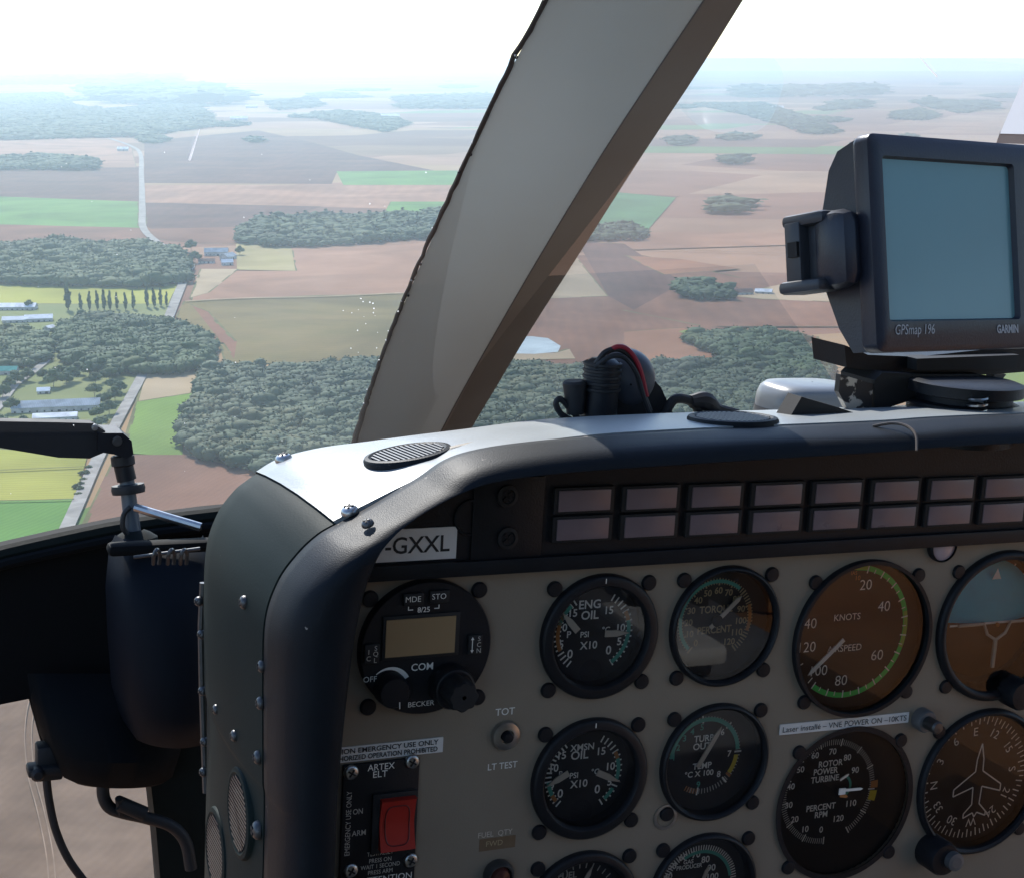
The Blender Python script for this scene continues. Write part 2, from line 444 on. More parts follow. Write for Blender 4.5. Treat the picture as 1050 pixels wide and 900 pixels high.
def road(pts, wd, col=((.27, .25, .22), (.34, .32, .28))):
    _lift[0] += 0.05
    m = land_mat("road_surface", col[0], col[1], .1)
    P = [gp(x, y, GZ + _lift[0])[:3] for x, y in pts]; P = spline(P, 40); L_ = []; R_ = []
    for i in range(len(P)):
        t = P[min(i + 1, 39)] - P[max(i - 1, 0)]; n = np.array((-t[1], t[0], 0)); n /= np.linalg.norm(n)
        L_.append(P[i] + n * wd / 2); R_.append(P[i] - n * wd / 2)
    b = MB(); b.grid([R_, L_], m)
    tag(b.build("road", frame='world', smooth=0), kind='structure')
road([(112, 142), (130, 148), (143, 156), (145, 180), (146, 215), (147, 234), (162, 249), (185, 262), (196, 272)], 11)
road([(196, 272), (190, 284), (182, 303), (172, 328)], 10)
road([(172, 328), (160, 352), (148, 380), (122, 428), (100, 470), (80, 515), (55, 570)], 8.0)
road([(52, 366), (35, 380), (15, 395), (0, 415), (-10, 425)], 7)
road([(420, 300), (330, 304), (240, 306), (190, 309)], 4, TAN)

for dx in (0, 7):
    road([(36 + dx, 690), (26 + dx, 740), (28 + dx, 790), (38 + dx, 830), (48 + dx, 880), (52 + dx, 950)], .4, ((.24, .17, .115), (.28, .2, .14)))
road([(-10, 482), (40, 480), (86, 478)], 1.6, ((.10, .11, .035), (.14, .14, .05)))
road([(-10, 513), (40, 512), (76, 511)], 1.6, ((.10, .11, .035), (.14, .14, .05)))
road([(150, 190), (300, 190), (470, 191)], 2.5, ((.16, .12, .06), (.2, .15, .08)))
road([(640, 255), (740, 258), (860, 262)], 3.0, ((.13, .10, .06), (.17, .13, .08)))
road([(700, 340), (740, 356), (782, 375)], 5, ((.2, .24, .07), (.26, .28, .1)))

# ---- foliage
def ico(sub, seed, lump):
    bm = bmesh.new(); bmesh.ops.create_icosphere(bm, subdivisions=sub, radius=1)
    V = np.array([v.co[:] for v in bm.verts]); F = np.array([[v.index for v in f.verts] for f in bm.faces]); bm.free()
    r = np.random.default_rng(seed); d = np.zeros(len(V))
    for k in range(9):
        c = r.normal(size=3); c /= np.linalg.norm(c)
        d += r.uniform(.5, 1) * np.exp(-((V - c) ** 2).sum(1) / .18)
    V = V * (0.78 + lump * d + r.normal(0, .05, len(V)))[:, None]
    return V, F
def leafy(sub, seed, lump, nl, ls):
    V, F = ico(sub, seed, lump); r = np.random.default_rng(seed + 50)
    Vs = [V * .96]; Fs = [F]; o = len(V)
    src = V[r.integers(0, len(V), nl)] * r.uniform(.85, 1.16, (nl, 1))
    for p in src:
        a = r.normal(size=3); a /= np.linalg.norm(a); b = np.cross(a, r.normal(size=3)); b /= np.linalg.norm(b)
        s = ls * r.uniform(.6, 1.3)
        Vs.append(np.array([p - a * s, p + b * s * .8, p + a * s, p - b * s * .8]) ); Fs.append(np.array([[o, o + 1, o + 2], [o, o + 2, o + 3]])); o += 4
    return np.vstack(Vs), np.vstack(Fs)
TPL = [leafy(2, 10 + k, .20, 70, .13) for k in range(6)]
TPL_LO = [leafy(1, 30 + k, .2, 14, .26) for k in range(4)]

def foliage_mat(name, c0, c1):
    m = bpy.data.materials.new(name); m.use_nodes = True
    nt = m.node_tree; N = nt.nodes; L = nt.links; b = N["Principled BSDF"]
    b.inputs["Roughness"].default_value = 0.8; b.inputs["Specular IOR Level"].default_value = 0.15
    at = N.new("ShaderNodeAttribute"); at.attribute_name = "tint"
    g = N.new("ShaderNodeNewGeometry")
    nz = N.new("ShaderNodeTexNoise"); nz.inputs["Scale"].default_value = .5; nz.inputs["Detail"].default_value = 3
    L.new(g.outputs["Position"], nz.inputs["Vector"])
    ad = N.new("ShaderNodeMath"); ad.operation = 'MULTIPLY_ADD'; ad.inputs[1].default_value = .5; ad.use_clamp = True
    hf = N.new("ShaderNodeMath"); hf.operation = 'MULTIPLY'; hf.inputs[1].default_value = .6
    L.new(at.outputs["Fac"], hf.inputs[0]); L.new(nz.outputs["Fac"], ad.inputs[0]); L.new(hf.outputs[0], ad.inputs[2])
    cr = N.new("ShaderNodeValToRGB"); e = cr.color_ramp.elements; e[0].position = .15; e[0].color = list(c0) + [1]; e[1].position = .62; e[1].color = list(c1) + [1]; x_ = e.new(.85); x_.color = [c1[0] * 1.35, c1[1] * 1.02, c1[2] * .9, 1]
    L.new(ad.outputs[0], cr.inputs[0]); L.new(cr.outputs[0], b.inputs["Base Color"])
    return m
FOL = foliage_mat("foliage", (.020, .046, .020), (.055, .098, .036))
FOL_OLIVE = foliage_mat("olive_foliage", (.028, .050, .028), (.07, .102, .052))
BARK = land_mat("bark", (.09, .07, .05), (.13, .1, .08), .5)

def inside(p, poly):
    c = False; j = len(poly) - 1
    for i in range(len(poly)):
        if (poly[i][1] > p[1]) != (poly[j][1] > p[1]) and p[0] < (poly[j][0] - poly[i][0]) * (p[1] - poly[i][1]) / (poly[j][1] - poly[i][1]) + poly[i][0]: c = not c
        j = i
    return c
def crowns_mesh(name, items, m, tpl, base):
    """items: (x, y, z_ground, radius, height, tint)"""
    Vs = []; Fs = []; T = []; o = 0
    for (x, y, z, r, h, t) in items:
        V, F = tpl[RNG.integers(len(tpl))]
        a = RNG.uniform(0, 6.28); ca, sa = math.cos(a), math.sin(a)
        W = np.stack([(V[:, 0] * ca - V[:, 1] * sa) * r, (V[:, 0] * sa + V[:, 1] * ca) * r, V[:, 2] * h * .5 + h * .56], 1) + (x - base[0], y - base[1], z - base[2])
        Vs.append(W); Fs.append(F + o); o += len(V); T.append(np.full(len(V), t))
    V = np.vstack(Vs); F = np.vstack(Fs); T = np.concatenate(T).astype(np.float32)
    me = bpy.data.meshes.new(name)
    me.vertices.add(len(V)); me.vertices.foreach_set("co", V.astype(np.float32).ravel())
    me.loops.add(F.size); me.loops.foreach_set("vertex_index", F.astype(np.int32).ravel())
    me.polygons.add(len(F)); me.polygons.foreach_set("loop_start", np.arange(0, F.size, 3, dtype=np.int32)); me.polygons.foreach_set("loop_total", np.full(len(F), 3, dtype=np.int32))
    at = me.attributes.new("tint", 'FLOAT', 'POINT'); at.data.foreach_set("value", T)
    me.materials.append(m); me.update(calc_edges=True); me.validate()
    o_ = bpy.data.objects.new(name, me); COL.objects.link(o_); o_.location = base
    return o_
def wood(poly, label, space=9.0, h=14.0, m=None, lo=False, dens=.93, group=None):
    G = [gp(x, y, GZ + h * .55) for x, y in poly]; P = [(g[0], g[1]) for g in G]
    xs = [p[0] for p in P]; ys = [p[1] for p in P]; items = []
    y = min(ys); k = 0
    while y < max(ys):
        x = min(xs) + (space / 2 if k % 2 else 0)
        while x < max(xs):
            q = (x + RNG.uniform(-.35, .35) * space, y + RNG.uniform(-.35, .35) * space)
            if RNG.uniform() < dens and inside(q, P):
                big = RNG.uniform(); sc_ = .55 + .75 * big ** 1.6; hh = h * (.80 + .16 * math.sin(q[0] * .05 + 2 * math.sin(q[1] * .037)) + .28 * (big - .5) + (.3 if RNG.uniform() < .05 else 0)); tn = .5 + .5 * math.sin(q[0] * .021 + 1.3 * math.sin(q[1] * .017)); items.append((q[0], q[1], GZ, space * sc_ * 1.2, hh, min(1, max(0, .55 * tn + .55 * RNG.uniform() - .05))))
            x += space
        y += space * .87; k += 1
    if not items: print("empty wood", label); return
    base = (sum(i[0] for i in items) / len(items), sum(i[1] for i in items) / len(items), GZ)
    o = crowns_mesh("wood", items, m or FOL, TPL_LO if lo else TPL, base)
    print("wood", label, len(items))
    return tag(o, label, "wood", group, 'stuff')
wood([(-25, 252), (60, 247), (130, 248), (175, 253), (192, 268), (192, 284), (150, 289), (60, 287), (-25, 284)], "dark wood across the left edge above the row of poplars", 10, 15)
wood([(245, 231), (262, 224), (330, 220), (400, 219), (470, 214), (470, 238), (380, 244), (320, 249), (262, 247), (243, 243)], "long dark wood beyond the farm, ending at the window post", 12, 15, lo=True)
wood([(58, 336), (80, 324), (120, 322), (165, 325), (200, 338), (219, 350), (222, 366), (200, 376), (150, 378), (105, 376), (66, 366)], "rounded copse beside the road below the poplars", 8, 13)
wood([(205, 378), (240, 372), (300, 374), (345, 370), (420, 368), (492, 380), (492, 468), (420, 486), (310, 480), (255, 474), (200, 462), (186, 445), (188, 425), (204, 402)], "large grey green wood in front of the grey window post", 7.5, 12, FOL_OLIVE)
wood([(470, 384), (520, 372), (600, 376), (700, 372), (740, 368), (850, 384), (860, 450), (470, 470)], "broad wood stretching behind the plug and lamp on the dashboard", 7.5, 11, FOL_OLIVE)
wood([(700, 344), (735, 338), (790, 340), (850, 356), (850, 390), (790, 380), (745, 364)], "spur of wood rising behind the moving map display", 8, 12)
wood([(-20, 338), (30, 335), (50, 345), (48, 366), (20, 372), (-20, 372)], "clump of trees at the left edge above the teal roof", 8, 12)
wood([(596, 231), (640, 229), (662, 236), (660, 242), (596, 243)], "thin dark wood below the bright green field", 12, 15, lo=True)
wood([(690, 287), (715, 284), (748, 291), (752, 302), (715, 303), (698, 298)], "small dark copse beside the white farm on the right", 10, 13, lo=True)
wood([(-20, 160), (60, 158), (100, 164), (98, 171), (-20, 171)], "flat dark wood on the far left between brown fields", 18, 16, lo=True)
FARW = [
 ([(726, 205), (748, 202), (768, 206), (766, 214), (728, 214)], "small round copse in the pink fields right of the post"),
 ([(738, 161), (760, 159), (770, 165), (740, 166)], "little dark clump in far pink field above the round copse"),
 ([(684, 142), (705, 139), (714, 146), (688, 147)], "lone far clump just right of the post"),
 ([(-20, 97), (60, 95), (75, 108), (110, 112), (190, 105), (215, 116), (215, 128), (150, 138), (60, 140), (-20, 142)], "broad bluish woodland around the far village on the left"),
 ([(75, 88), (200, 86), (250, 96), (220, 104), (110, 100)], "faint woodland band far left under the haze"),
 ([(280, 103), (320, 101), (330, 107), (285, 111)], "far wood patch left of the post, beside pale buildings"),
 ([(322, 115), (350, 113), (400, 118), (418, 126), (395, 134), (330, 121)], "scattered far trees around white buildings left of the post"),
 ([(410, 98), (500, 96), (500, 109), (412, 109)], "far hazy wood touching the left side of the post"),
 ([(712, 106), (780, 105), (845, 126), (862, 134), (830, 136), (770, 118)], "long far wood strip in the haze right of the post"),
 ([(855, 104), (888, 103), (888, 109), (860, 110)], "small hazy wood below the far white scratch"),
 ([(915, 115), (945, 111), (962, 118), (950, 122), (918, 121)], "small far wood above the display unit"),
 ([(935, 102), (1018, 104), (1018, 110), (960, 110)], "thin far wood line above the display unit"),
 ([(-20, 78), (180, 77), (180, 83), (-20, 84)], "faintest woodland line near the horizon on the left"),
 ([(760, 90), (900, 88), (900, 94), (760, 95)], "faint woodland line near the horizon on the right"),
]
for pl, lb in FARW:
    yy = sum(p[1] for p in pl) / len(pl); sp = {True: 60, False: 28}[yy < 112]
    if yy < 97: sp = 140
    wood(pl, lb, sp, max(16, sp * .45), lo=True, dens=.85)

for k in range(46):                                           # copses and hedges scattered over the far plain
    x = RNG.uniform(-10, 1060); y = RNG.uniform(84, 150); wd = RNG.uniform(6, 34) * (1.4 if y < 105 else 1); ht = RNG.uniform(.8, 2.2) * (y - 60) / 40
    if 330 < x < 640 and y > 100: continue
    wood([(x - wd, y), (x - wd * .4, y - ht), (x + wd * .5, y - ht * .7), (x + wd, y), (x + wd * .3, y + ht * .8), (x - wd * .5, y + ht)], "small far copse lost in the hazy plain", max(24, 1500 / (y - 60)), 15, lo=True, dens=.9, group="small far copses")
def tree(x, y, h, r, label, slim=False, group=None, m=None):
    g = gp(x, y); root = thing("poplar_tree" if slim else "broadleaf_tree", g, label, "tree", group, 'world')
    t = MB(); n = 8
    t.tube([g + np.array((0, 0, -.3)), g + np.array((.1, 0, h * .25)), g + np.array((0, .1, h * .6))], [h * .022, h * .017, h * .006], BARK, 7)
    t.tube([g + np.array((.1, 0, h * .25)), g + np.array((r * .4, .2, h * .5))], [h * .012, h * .004], BARK, 6)
    t.tube([g + np.array((.05, 0, h * .3)), g + np.array((-r * .4, -.2, h * .52))], [h * .012, h * .004], BARK, 6)
    t.build("trunk", root, frame='world')
    items = []
    if slim:
        for k in range(7):
            q = k / 6; items.append((g[0] + RNG.uniform(-.2, .2) * r, g[1] + RNG.uniform(-.2, .2) * r, g[2] + h * (.05 + .68 * q), r * (1 - .55 * abs(q - .35) / .65) * RNG.uniform(.85, 1.1), h * .27, RNG.uniform(0, .6)))
    else:
        for k in range(6):
            a = k * 1.05 + RNG.uniform(0, .5); d = 0 if k == 5 else r * .5
            items.append((g[0] + d * math.cos(a), g[1] + d * math.sin(a), g[2] + h * (.22 + .2 * RNG.uniform()) + (h * .2 if k == 5 else 0), r * RNG.uniform(.5, .68), h * .52, RNG.uniform()))
    o = crowns_mesh("crown", items, m or FOL, TPL, tuple(g)); o.location = (0, 0, 0); o.parent = root
    return root
pop = [(70, 319, 30), (83, 320, 19), (92, 319, 20), (100, 319, 21), (107, 319, 22), (113, 319, 21), (120, 318, 18), (129, 319, 19), (137, 318, 20), (151, 316, 23), (158, 316, 21), (165, 315, 20), (171, 315, 16)]
for i, (x, y, hp) in enumerate(pop):
    d = np.linalg.norm(gp(x, y)); h = hp * d / FPX
    tree(x, y, h, h * .13, ["tallest poplar at the left end of the row on the yellow field", "slim poplar in the row on the yellow field"][i > 0], True, "poplars in a row on the yellow field")
vt = [(8, 345, 13), (55, 398, 17), (25, 440, 13), (97, 408, 15), (68, 396, 14), (108, 416, 14), (98, 395, 13), (80, 385, 14), (115, 400, 12), (30, 318, 9), (200, 270, 12), (196, 258, 12), (246, 262, 9), (10, 400, 12), (105, 384, 17), (112, 392, 16), (92, 388, 18), (120, 388, 14), (100, 432, 15), (112, 426, 16), (118, 412, 15), (124, 404, 13), (104, 440, 14), (16, 396, 15), (28, 392, 14), (3, 410, 16), (12, 424, 15), (2, 440, 15), (45, 392, 13), (62, 388, 14), (74, 392, 16), (30, 380, 12), ]
for i, (x, y, hp) in enumerate(vt):
    d = np.linalg.norm(gp(x, y)); h = hp * d / FPX
    lab = "bushy tree among the barns left of the road" if x < 150 else "dark bushy tree beside the far farmhouse"
    tree(x, y, h, h * .55, lab, group="trees among the barns" if x < 150 else "trees round the far farm")
for i, (x, y) in enumerate([(91, 482), (89, 488), (86, 494), (83, 499), (82, 504), (80, 509), (84, 488), (78, 502)]):
    tree(x, y, 3.4 + .6 * math.sin(i * 2.1), 2.5, "green roadside bush between the yellow field and the road", group="bushes along the near road")

# ---- buildings (gabled, with door and window openings)
WALLM = land_mat("pale_render", (.5, .47, .42), (.58, .55, .5), .3); WHITER = land_mat("white_sheet_roof", (.78, .78, .77), (.84, .84, .83), .2)
GREYR = land_mat("grey_sheet_roof", (.40, .44, .46), (.48, .52, .54), .2, stripe=1.2); TEALR = land_mat("teal_roof", (.05, .25, .22), (.07, .3, .26), .2); TILER = land_mat("tile_roof", (.22, .13, .1), (.28, .17, .13), .3)
DARKG = mat("dark_opening", (.03, .03, .035), .3)
def house(x, y, L_, W_, hw, hr, yaw, roofm, label, cat="building", group=None):
    g = gp(x, y); root = thing("barn" if L_ > 18 else "house", g, label, cat, group, 'world')
    c, s = math.cos(yaw), math.sin(yaw)
    T = lambda a, b, z: (g[0] + a * c - b * s, g[1] + a * s + b * c, g[2] + z)
    l, w = L_ / 2, W_ / 2
    b = MB()
    ring0 = [T(-l, -w, -.3), T(l, -w, -.3), T(l, w, -.3), T(-l, w, -.3)]; ring1 = [T(-l, -w, hw), T(l, -w, hw), T(l, w, hw), T(-l, w, hw)]
    b.grid([ring0, ring1], WALLM, closed=True)
    b.add([T(-l, -w, hw), T(-l, w, hw), T(-l, 0, hw + hr)], [(0, 2, 1)], WALLM); b.add([T(l, -w, hw), T(l, w, hw), T(l, 0, hw + hr)], [(0, 1, 2)], WALLM)
    b.build("wall", root, frame='world', smooth=0)
    r = MB(); e = .5; t = .25; k = hr / w
    for sg in (-1, 1):
        q0 = [T(-l - e, sg * (w + e), hw - e * k + .05), T(l + e, sg * (w + e), hw - e * k + .05), T(l + e, 0, hw + hr + .05), T(-l - e, 0, hw + hr + .05)]
        q1 = [(p[0], p[1], p[2] + t) for p in q0]
        r.prism(q0, q1, roofm)
    r.build("roof", root, frame='world', smooth=0)
    nwin = max(2, int(L_ / 5))
    for i in range(nwin):
        a = -l + L_ * (i + .5) / nwin; d = MB()
        if i == nwin // 2:
            d.prism([T(a - 1.1, -w - .06, 0), T(a + 1.1, -w - .06, 0), T(a + 1.1, -w - .06, 2.3), T(a - 1.1, -w - .06, 2.3)], [T(a - 1.1, -w + .02, 0), T(a + 1.1, -w + .02, 0), T(a + 1.1, -w + .02, 2.3), T(a - 1.1, -w + .02, 2.3)], DARKG); d.build("door", root, frame='world', smooth=0)
        else:
            d.prism([T(a - .6, -w - .05, 1), T(a + .6, -w - .05, 1), T(a + .6, -w - .05, 2.1), T(a - .6, -w - .05, 2.1)], [T(a - .6, -w + .02, 1), T(a + .6, -w + .02, 1), T(a + .6, -w + .02, 2.1), T(a - .6, -w + .02, 2.1)], DARKG); d.build("window", root, frame='world', smooth=0)
    return root
house(58, 421, 62, 15, 4.5, 3.6, .2, GREYR, "long grey roofed barn left of the road", "barn")
house(57, 431, 30, 11, 3.5, 2.0, .2, WHITER, "low white roofed shed in front of the long grey barn", "shed")
house(45, 404, 9, 7, 3, 2, .2, WHITER, "small white hut behind the long grey barn", "hut")
house(4, 384, 22, 12, 4, 2.6, .1, TEALR, "teal roofed shed at the left edge", "shed")
house(12, 318, 50, 14, 4, 3, .05, WHITER, "long white building at the left edge below the yellow field", "barn")
house(15, 331, 22, 12, 3.5, 2.6, .2, WHITER, "white roofed barn below the long white building", "barn")
house(40, 330, 26, 13, 4, 3, .25, WHITER, "white roofed barn nearest the poplars", "barn")
house(51, 340, 10, 8, 3.2, 2.6, 1.2, WHITER, "small white gabled hut below the white barns", "hut")
house(222, 262, 30, 14, 5, 4.5, .1, GREYR, "grey roofed farmhouse between the two dark woods", "farmhouse")
house(234, 266, 22, 12, 4, 4, 1.2, GREYR, "grey gabled barn right of the farmhouse", "barn")
house(233, 272, 14, 9, 4, 3, .3, WHITER, "small white building in front of the farmhouse", "house")
house(212, 270, 20, 8, 3, 2.5, .1, TILER, "low brown roofed shed left of the farmhouse yard", "shed")
house(762, 303, 20, 10, 4, 3, .2, TILER, "brown roofed farm beside the small copse", "farmhouse")
house(783, 302, 18, 9, 3.5, 2.5, -.3, WHITER, "white shed right of the brown roofed farm", "shed")
house(126, 155, 30, 18, 6, 5, .2, WHITER, "white farm building at the far bend of the road", "farmhouse")
for (x, y, sc_) in [(245, 124, 70), (258, 111, 60), (400, 122, 80), (190, 88, 90), (216, 103, 60), (460, 84, 90), (122, 105, 70), (748, 208, 30), (797, 112, 60)]:
    house(x, y, sc_, sc_ * .45, sc_ * .14, sc_ * .12, .2, WHITER, "pale far building catching light in the hazy plain", "building", "far pale buildings in the haze")

# ---- the air
hz = MB(); HS = 33000.0; zt = 1.6; zb = GZ - 1.0
hm = bpy.data.materials.new("hazy_air"); hm.use_nodes = True
hn = hm.node_tree.nodes; hn.remove(hn["Principled BSDF"])
pv = hn.new("ShaderNodeVolumePrincipled"); pv.inputs["Color"].default_value = (.72, .91, 1.0, 1); pv.inputs["Density"].default_value = 0.9e-4; pv.inputs["Anisotropy"].default_value = 0.48
hm.node_tree.links.new(pv.outputs[0], hn["Material Output"].inputs["Volume"])
q = [(-HS, -HS), (HS, -HS), (HS, HS), (-HS, HS)]
hz.prism([(a, b, zb) for a, b in q], [(a, b, zt) for a, b in q], hm)
tag(hz.build("haze", frame='world', smooth=0), kind='stuff')
# ================================================================== COCKPIT MATERIALS
BLK = mat("black_plastic", (.012, .013, .016), .45, var=.3, vscale=60, bump=.15, bscale=900, spec=.28, chips=(.80, 700, (.10, .10, .10)))
BLKM = mat("black_matte", (.012, .012, .013), .7, var=.3, vscale=80)
DIALM = mat("dial_black", (.011, .011, .013), .6, var=.2, vscale=90)
LEATH = mat("dark_leatherette", (.010, .0125, .016), .5, var=.3, vscale=35, bump=.18, bscale=1800, spec=.12, chips=(.735, 210, (.30, .26, .22)))
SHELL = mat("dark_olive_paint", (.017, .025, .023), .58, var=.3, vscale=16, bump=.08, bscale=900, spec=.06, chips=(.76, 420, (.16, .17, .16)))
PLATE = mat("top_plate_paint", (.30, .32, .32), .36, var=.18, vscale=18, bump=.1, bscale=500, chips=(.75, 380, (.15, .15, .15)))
PANEL = mat("panel_grey_beige", (.245, .203, .150), .6, var=.13, vscale=26, bump=.1, bscale=1200)
POST = mat("post_paint", (.64, .75, .745), .5, var=.08, vscale=9, bump=.08, bscale=90)
NOSEM = mat("nose_black", (.005, .0055, .006), .75, var=.35, vscale=12, bump=.2, bscale=200, spec=.12)
NOSEG = mat("nose_dark_green", (.012, .015, .013), .7, var=.3, vscale=14, bump=.2, bscale=200, spec=.12)
RUB = mat("rubber", (.014, .014, .015), .6, var=.3, vscale=100)
STEEL = mat("steel", (.45, .45, .44), .32, 1.0, var=.2, vscale=300)
DKST = mat("dark_steel", (.10, .10, .10), .4, .7, var=.3, vscale=200)
WHT = mat("marking_white", (.82, .80, .73), .6, var=.06, vscale=400)
DIMW = mat("marking_dim", (.50, .48, .43), .6, var=.1, vscale=300)
TANM = mat("marking_tan", (.40, .31, .17), .6, var=.1, vscale=300)
TEALM = mat("marking_teal", (.08, .36, .27), .6, var=.1, vscale=300)
GRNM = mat("marking_green", (.06, .62, .12), .55, var=.1, vscale=300)
LIMEM = mat("marking_lime", (.32, .48, .08), .55, var=.1, vscale=300)
YELM = mat("marking_yellow", (.60, .46, .04), .55, var=.1, vscale=300)
ORGM = mat("marking_orange", (.42, .17, .05), .55, var=.1, vscale=300)
REDM = mat("switch_red", (.42, .025, .015), .4, var=.12, vscale=200)
STICK = mat("sticker_white", (.72, .70, .66), .6, var=.05, vscale=120)
INK = mat("sticker_ink", (.02, .02, .02), .7, var=.1, vscale=120)
CAPT = mat("caption_lens", (.21, .155, .165), .3, var=.12, vscale=90)
GREYP = mat("grey_knob", (.12, .12, .12), .45, var=.15, vscale=200)
NEEDW = mat("needle_cream", (.60, .52, .42), .55, var=.05, vscale=300)
SILV = mat("antenna_silver", (.24, .25, .25), .33, var=.07, vscale=60, bump=.05)
LCDM = mat("lcd_amber", (.34, .23, .12), .25, var=.08, vscale=60)
SKYD = mat("horizon_sky", (.05, .50, .62), .5, var=.1, vscale=100)
EARD = mat("horizon_earth", (.12, .06, .03), .5, var=.2, vscale=100)
GLS = glass_mat("gauge_glass", .9)
NAVY = mat("navy_plastic", (.022, .026, .040), .36, var=.2, vscale=60, bump=.12, bscale=900)

MODE = {}
# ================================================================== CONSOLE (glareshield, lip, panel plate)
def uspline(pts, ts):
    P = np.array(pts, float); out = []; n = len(P)
    for t in ts:
        i = min(int(t), n - 2); s_ = t - i
        p0, p1, p2, p3 = P[max(i - 1, 0)], P[i], P[i + 1], P[min(i + 2, n - 1)]
        out.append(.5 * ((2 * p1) + (p2 - p0) * s_ + (2 * p0 - 5 * p1 + 4 * p2 - p3) * s_**2 + (3 * p1 - p0 - 3 * p2 + p3) * s_**3))
    return np.array(out)
NEARPX = [(275, 900), (275, 800), (275, 700), (277, 640), (290, 600), (310, 572), (330, 553), (350, 541), (385, 522), (430, 495), (475, 469), (560, 455), (700, 445), (900, 436), (1040, 428)]
FARPX = [(211, 783), (209, 697), (208, 611), (211, 557), (222, 524), (238, 502), (250, 492), (262, 484), (285, 471), (325, 461), (372, 455), (455, 445), (578, 433), (758, 427), (885, 424)]
NEAR = [Pw(x, y, -.035) for x, y in NEARPX]; FAR = [Pw(x, y, .09) for x, y in FARPX]
NEAR = [NEAR[0] + (0, -.28, 0)] + NEAR + [NEAR[-1] + (.35, .004, 0)]
FAR = [FAR[0] + (0, -.28, 0)] + FAR + [FAR[-1] + (.35, .004, 0)]
SEAM = 8.0                                            # index of the joint between side shell and top plate
NT = len(NEAR) - 1
def normals(C):
    T = np.gradient(C[:, :2], axis=0); T /= np.linalg.norm(T, axis=1)[:, None]
    return np.stack([T[:, 1], -T[:, 0], 0 * T[:, 0]], 1)       # inward
con = thing("instrument_console", (0.0, -.45, 0.0), "dark rounded instrument console with grey beige panel face and leathery hood", "console")
def station(ts, w, off=0.0, drop=0.0):
    a = uspline(NEAR, ts); b = uspline(FAR, ts); q = (w + .035) / .125
    ex = np.interp(ts, [7.6, 9.2, 11, 12.6], [1, .42, .42, 1])
    c = a + (b - a) * (np.sign(q) * np.abs(q) ** ex)[:, None]; c[:, 2] = w
    bul = .0045 * 4 * q * (1 - q) if 0 <= q <= 1 else 0
    return c - normals(c) * (bul + off - drop)
def shell(name, t0, t1, m, off, wfront):
    ts = np.linspace(t0, t1, 90); b = MB()
    ws = [(wfront, off - .004), (wfront, off), (-.01, off), (.015, off), (.04, off), (.065, off), (.085, off), (.093, off - .003), (.098, off - .01), (.10, off - .03)]
    b.grid([station(ts, w, o) for w, o in ws], m)
    return b.build(name, con, smooth=40)
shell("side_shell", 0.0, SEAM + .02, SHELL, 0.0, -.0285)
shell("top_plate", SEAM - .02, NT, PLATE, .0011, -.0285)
ts = np.linspace(0, NT, 150)
Cn = uspline(NEAR, ts); Nn = normals(Cn)
INPX = [(345, 900), (350, 800), (360, 700), (369, 640), (379, 600), (391, 572), (404, 555), (420, 540), (445, 522), (478, 504), (515, 494), (585, 486), (715, 477), (905, 465), (1040, 456)]
INN = [Pw(x, y, w_) for (x, y), w_ in zip(INPX, np.interp(range(15), [0, 5, 9, 14], [-.066, -.066, -.0605, -.0605]))]; INN = [INN[0] + (0, -.28, 0)] + INN + [INN[-1] + (.35, .004, 0)]
Ci = uspline(INN, ts); om = np.linalg.norm((Ci - Cn)[:, :2], axis=1)
prof = [(.003, -.0278), (0.002, -.0278), (-.0006, -.030), (-.0010, -.038), (-.0002, -.048), (.05, -.057), (.2, -.0635), (.42, -.0670), (.7, -.0668), (.9, -.0660), (1.0, -.063), (1.0, -.02), (1.0, .002)]
prof2 = [-.0275, -.0275, -.030, -.036, -.046, -.0515, -.0555, -.058, -.060, -.0605, -.058, -.02, .002]
mixk = np.clip((ts - 5.5) / 3.5, 0, 1); mixk = mixk * mixk * (3 - 2 * mixk)
b = MB(); rows = []
for k, (o, w) in enumerate(prof):
    c = Cn + (Ci - Cn) * o if k >= 5 else Cn + Nn * o
    c = c.copy(); c[:, 2] = w * (1 - mixk) + prof2[k] * mixk; rows.append(c)
b.grid(rows, LEATH); b.build("hood_lip", con, smooth=50)
# panel plate
HOLES = [(.0504, -.0959, .0283), (.119, -.0959, .0283), (.2016, -.1085, .0402), (.0504, -.1673, .0283), (.1197, -.1666, .0283), (.2016, -.1988, .0402), (.2905, -.1083, .0402), (.2897, -.1968, .0402), (.1193, -.2354, .0283), (.051, -.2357, .0283)]
def inner_outline(frac, vlow):
    c = Cn + Nn * (om * frac)[:, None]; return [(p[0], p[1]) for p in c if p[1] > vlow]
def plate(outline, holes, w0, w1, m, name, parent):
    cu = bpy.data.curves.new("t", 'CURVE'); cu.dimensions = '2D'; cu.fill_mode = 'BOTH'; cu.extrude = (w1 - w0) / 2; cu.resolution_u = 1
    def loop(P):
        sp = cu.splines.new('POLY'); sp.points.add(len(P) - 1); sp.use_cyclic_u = True
        for q, p in zip(sp.points, P): q.co = (p[0], p[1], 0, 1)
    loop(outline)
    for (x, y, r) in holes: loop([(x + r * math.cos(a), y + r * math.sin(a)) for a in np.linspace(0, 2 * math.pi, 64, endpoint=False)])
    o = bpy.data.objects.new("t", cu); COL.objects.link(o); dg = bpy.context.evaluated_depsgraph_get(); me = bpy.data.meshes.new_from_object(o.evaluated_get(dg))
    b = MB(); b.add([(v.co[0], v.co[1], v.co[2] + (w0 + w1) / 2) for v in me.vertices], [tuple(p.vertices) for p in me.polygons], m)
    bpy.data.objects.remove(o); bpy.data.curves.remove(cu); bpy.data.meshes.remove(me)
    return b.build(name, parent, smooth=0)
ol_ = inner_outline(.6, -.44)
plate(ol_ + [(ol_[-1][0], -.44)], HOLES, 0.0, .003, PANEL, "panel_plate", con)
